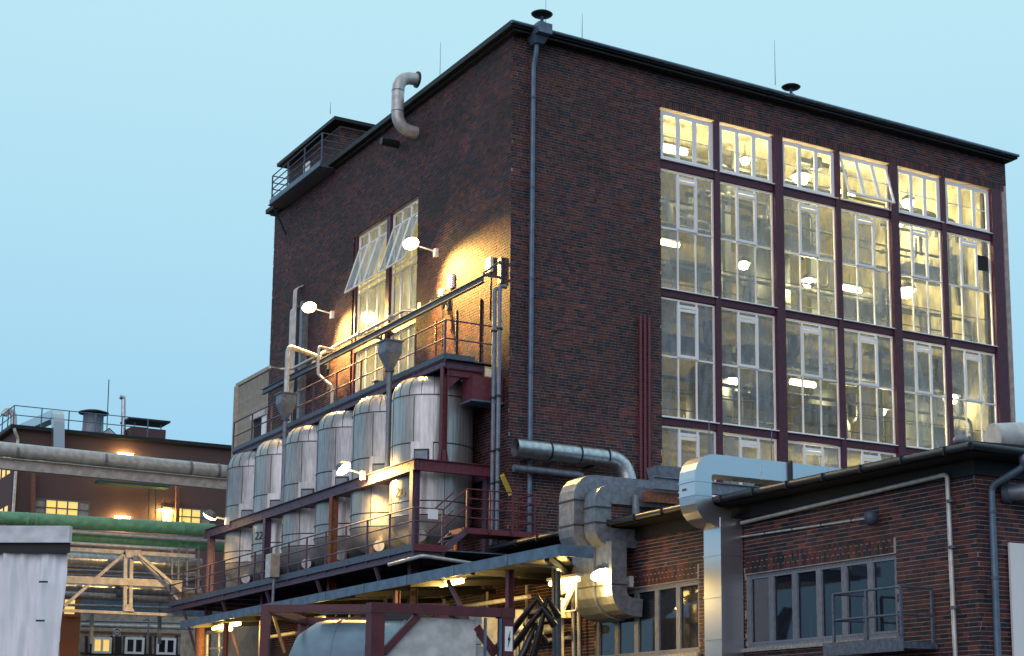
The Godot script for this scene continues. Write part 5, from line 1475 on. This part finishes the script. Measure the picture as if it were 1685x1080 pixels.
	for q in [[-1.0, 0.125], [1.0, -0.125]]:
		part(sg, "arrow_mark", MB.new().prism([sc + Vector3(-0.03, q[1], 0.009), sc + Vector3(0.03, q[1], 0.009), sc + Vector3(0, q[1] + q[0] * 0.04, 0.009)], Vector3(0, 0, 0.004)), "ink")
	for q in [[-0.06, -0.012, 0.02, 0.03], [-0.015, 0.0, 0.022, 0.07], [0.025, 0.0, 0.03, 0.06], [0.07, -0.015, 0.035, 0.025]]:
		part(sg, "printed_mark", MB.new().box(sc + Vector3(q[0], q[1], 0.01), Vector3(q[2], q[3], 0.004)), "ink")
	solo("sign_pole", "thin dark pole carrying the round sign plate", "pole", MB.new().bar(sc - Vector3(0, 0.1, 0.06), Vector3(sc.x, 0, sc.z - 0.06), 0.07, 0.07), "ink")
	run("grey_pipe", "pale blue pipe on brackets before the panelled house", -38, [Vector3(-1.913, 6.981, -38.000)], [Vector3(3.323, 7.015, -38.000)], 0.1, "pipe_white")
	run("grey_pipe", "thin grey pipe above the pale blue pipe", -38, [Vector3(-1.924, 7.175, -38.000)], [Vector3(3.313, 7.246, -38.000)], 0.05, "dull_duct")
	for x in [[Vector3(-1.447, 6.484, -37.800), Vector3(-1.435, 7.264, -37.800), Vector3(-1.676, 7.200, -37.800)], [Vector3(1.128, 6.562, -37.800), Vector3(1.146, 7.357, -37.800), Vector3(0.895, 7.292, -37.800)]]:
		solo("pipe_bracket", "hooked grey bracket holding pipes before the panelled house", "bracket", MB.new().tube(path([x[0], x[1], x[2]], 0.08), 0.04, 6), "dull_duct", "hooked pipe brackets")
	solo("green_cabinet", "olive cabinet standing under the far canopy end", "cabinet", MB.new().span(Vector3(0.494, 6.298, -30.000), Vector3(Vector3(1.016, 6.315, -30.000).x, 0.0, -30.6)), "beige")
	var tr2 := thing("white_pipe_frame", "cream pipe frame under the glowing canopy end", "pipe frame", Vector3(-3.200, 4.525, -15.183))
	part(tr2, "frame", MB.new().tube(path([Vector3(-3.200, 3.924, -15.423), Vector3(-3.200, 5.320, -15.546), Vector3(-3.200, 5.303, -13.117)], 0.1), 0.06, 8), "pipe_white")
	for x in [[Vector3(-3.000, 5.334, -14.947), Vector3(-3.000, 3.904, -14.764)], [Vector3(-3.000, 5.291, -14.195), Vector3(-3.000, 3.878, -14.019)]]:
		part(tr2, "leg", MB.new().bar(x[0], x[1], 0.06, 0.06), "pipe_white")
	part(tr2, "rung", MB.new().bar(Vector3(-3.100, 4.801, -15.785), Vector3(-3.100, 4.744, -13.768), 0.05, 0.06), "pipe_white")
	solo("canopy_column", "brown round column under the far canopy end", "column", MB.new().tube([Vector3(-3.600, 3.696, -14.854), Vector3(-3.600, 5.528, -15.107)], 0.16, 14), "rust")


func far_building():
	var z := -58.0
	var t := thing("far_factory", "distant dark brick factory with flat roof, roof vents and lit windows", "building", Vector3(6, 0, -66))
	var x0 := -1.25
	var y := 19.45
	part(t, "front_wall", MB.new().span(Vector3(x0, 0, z - 0.4), Vector3(30, y, z)), "far_brick")
	part(t, "side_wall", MB.new().span(Vector3(x0, 0, z - 22), Vector3(x0 + 0.4, y, z - 0.41)), "far_brick")
	part(t, "roof", MB.new().span(Vector3(x0 - 0.35, y, z - 22), Vector3(30, y + 0.22, z + 0.35)), "roof")
	part(t, "inner_floor", MB.new().span(Vector3(x0 + 0.5, 0, z - 12), Vector3(30, y - 0.1, z - 6)), "inside_grey")
	# windows: frame part with panes
	for q in [[Vector3(0.016, 18.565, -57.980), Vector3(0.793, 17.420, -57.980), 2], [Vector3(1.379, 18.515, -57.980), Vector3(3.089, 17.586, -57.980), 4], [Vector3(7.404, 18.523, -57.980), Vector3(9.826, 17.501, -57.980), 5], [Vector3(-0.010, 15.540, -57.980), Vector3(3.109, 14.631, -57.980), 5], [Vector3(7.360, 15.594, -57.980), Vector3(10.288, 14.653, -57.980), 5], [Vector3(3.493, 17.876, -57.980), Vector3(3.928, 17.623, -57.980), 1]]:
		var a: Vector3 = q[0]
		var b: Vector3 = q[1]
		var w := b.x - a.x
		var h := a.y - b.y
		var n: int = q[2]
		var us := []
		for k in n + 1:
			us.append(0.03 + (w - 0.06) * k / n)
		var o := Vector3(a.x, b.y, z + 0.06)
		var f := part(t, "window", bars(o, Vector3.RIGHT, Vector3.BACK, us, [0.03, h - 0.03] if h < 0.8 else [0.03, h * 0.45, h - 0.03], 0.07, 0.08), "inside_grey")
		for k in n:
			pane(f, o - Vector3(0, 0, 0.035), Vector3.RIGHT, Vector3.BACK, us[k], us[k + 1], 0.03, h - 0.03, "lit_pane" if (k * 7 + n) % 4 != 1 else "beige")
	for k in 5:
		var p := Vector3(x0 - 0.04, 17.0, z - 1.5 - k * 1.3)
		part(t, "side_window", MB.new().span(p, p + Vector3(0.03, 1.3, 0.7)), "lit_pane")
		part(t, "side_window", MB.new().span(p - Vector3(0, 3.2, 0), p + Vector3(0.03, -1.9, 0.7)), "lit_pane")
	var dp := thing("downpipe", "pale downpipe with kinked top at the distant factory corner", "downpipe", Vector3(x0 - 0.1, 5, z + 0.2))
	part(dp, "pipe", MB.new().tube(path([Vector3(-1.422, 19.432, -57.600), Vector3(-1.339, 19.157, -57.600), Vector3(-1.148, 18.888, -57.800), Vector3(-1.155, 14.030, -57.800)], 0.15), 0.09, 8), "pipe_white")
	var sq := thing("roof_duct", "bright square duct climbing the distant facade and bending over its roof", "duct", Vector3(1, 15, z))
	var ca: Vector3 = Vector3(1.050, 17.681, -57.400)
	var cb: Vector3 = Vector3(0.893, 20.462, -57.400)
	rect_duct(sq, "duct", path([ca, cb, cb + Vector3(-0.6, 0.0, -6.0), cb + Vector3(-0.6, -0.5, -9.0)], 0.5), 0.62, 0.55, "bright_sheet", Vector3.RIGHT)
	var v := thing("roof_ventilator", "dark broad mushroom ventilator on the distant roof", "roof vent", Vector3(4.032, 20.437, -62.000))
	var vc: Vector3 = Vector3(4.032, 20.437, -62.000)
	part(v, "barrel", MB.new().lathe(vc, [[0.75, -0.6], [0.62, 0.2], [0.6, 1.1], [0.68, 1.15]], 18), "dull_duct")
	part(v, "cap", MB.new().lathe(vc + Vector3.UP * 1.05, [[0.3, 0], [0.88, 0.1], [0.9, 0.2], [0.5, 0.32], [0, 0.34]], 20), "black")
	var ch := thing("roof_flue", "slim silver flue with bent cap on the distant roof", "flue", Vector3(5.384, 20.025, -60.000))
	part(ch, "pipe", MB.new().tube([Vector3(5.392, 19.875, -60.000), Vector3(5.268, 22.317, -60.000)], 0.14, 12), "sheet")
	part(ch, "cap", MB.new().tube([Vector3(5.339, 22.362, -60.000), Vector3(5.042, 22.443, -60.000)], 0.15, 12), "sheet")
	var pa: Vector3 = Vector3(6.652, 20.378, -60.000)
	var p2 := thing("roof_box", "dark brick roof box with a raised flat cover on the distant roof", "roof vent", Vector3(pa.x, 19.6, -60))
	part(p2, "box", MB.new().box(Vector3(pa.x, 19.67 + 0.42, -60), Vector3(2.1, 0.84, 1.6)), "far_brick")
	for k in [-0.8, 0.0, 0.8]:
		part(p2, "stay", MB.new().bar(Vector3(pa.x + k, 20.5, -59.4), Vector3(pa.x + k, 20.95, -59.4), 0.05, 0.05), "zinc")
	part(p2, "cover", MB.new().box(Vector3(pa.x, 21.0, -60), Vector3(2.5, 0.12, 2.0)), "black")
	var g := thing("roof_gable", "small white gabled skylight on the distant roof", "skylight", Vector3(4.235, 19.604, -59.000))
	var gc: Vector3 = Vector3(4.243, 19.457, -59.000)
	part(g, "gable", MB.new().prism([gc + Vector3(-0.85, 0, 0), gc + Vector3(0.85, 0, 0), gc + Vector3(0, 0.72, 0)], Vector3(0, 0, -1.5)), "panel_grey")
	part(g, "trim", MB.new().bar(gc + Vector3(-0.9, 0.02, 0.03), gc + Vector3(0, 0.77, 0.03), 0.05, 0.05), "black")
	part(g, "trim", MB.new().bar(gc + Vector3(0.9, 0.02, 0.03), gc + Vector3(0, 0.77, 0.03), 0.05, 0.05), "black")
	var rl := thing("far_railing", "thin grey railing along the distant factory roof", "railing", Vector3(2, 19.7, z))
	railing(rl, [Vector3(x0 - 0.2, 19.7, z - 12), Vector3(x0 - 0.2, 19.7, z + 0.2), Vector3(6.2, 19.7, z + 0.2)], 1.1, 2, 1.6, "zinc", 0.03)
	var hk := thing("hook_vent", "pale hooked vent pipe on the distant roof edge", "vent pipe", Vector3(-0.259, 20.782, -64.000))
	part(hk, "pipe", MB.new().tube(path([Vector3(-0.178, 20.601, -64.000), Vector3(-0.239, 21.617, -64.000), Vector3(-0.669, 21.722, -64.000), Vector3(-0.786, 21.332, -64.000)], 0.35), 0.2, 12), "pipe_white")
	for q in [Vector3(4.940, 18.514, -57.700), Vector3(4.955, 14.729, -57.700), Vector3(7.473, 15.311, -57.700)]:
		tube_lamp(q, Vector3.RIGHT, 0.9, "glowing tube lamp on the distant dark facade", 10.0)
	var gw := thing("green_gantry", "dark green steel catwalk on the distant facade", "catwalk", Vector3(5.031, 16.463, -56.500))
	part(gw, "deck", MB.new().bar(Vector3(3.168, 16.628, -57.000), Vector3(7.311, 16.605, -57.000), 0.8, 0.15), "teal_dark")
	for q in [[Vector3(6.238, 16.446, -57.000), Vector3(6.264, 14.451, -57.000)], [Vector3(6.632, 16.477, -57.000), Vector3(6.692, 14.480, -57.000)]]:
		part(gw, "ladder_rail", MB.new().bar(q[0], q[1], 0.05, 0.05, Vector3.RIGHT), "teal_dark")
	for k in 6:
		part(gw, "stanchion", MB.new().bar((Vector3(3.409, 16.648, -57.000)).lerp(Vector3(7.203, 16.597, -57.000), k / 5.0), (Vector3(3.396, 16.899, -57.000)).lerp(Vector3(7.191, 16.852, -57.000), k / 5.0), 0.04, 0.04, Vector3.RIGHT), "teal_dark")
	for q in [[Vector3(-0.086, 14.256, -57.600), Vector3(-0.246, 16.991, -57.600)], [Vector3(8.172, 14.540, -57.600), Vector3(8.098, 16.933, -57.600)]]:
		solo("facade_post", "rust red post standing before the distant facade", "post", MB.new().bar(q[0], q[1], 0.22, 0.22, Vector3.RIGHT), "rust", "rusty facade posts")
	solo("antenna_mast", "thin antenna mast on the distant roof", "antenna", MB.new().tube([Vector3(4.382, 19.776, -60.000), Vector3(4.336, 23.422, -60.000)], 0.03, 5), "black")
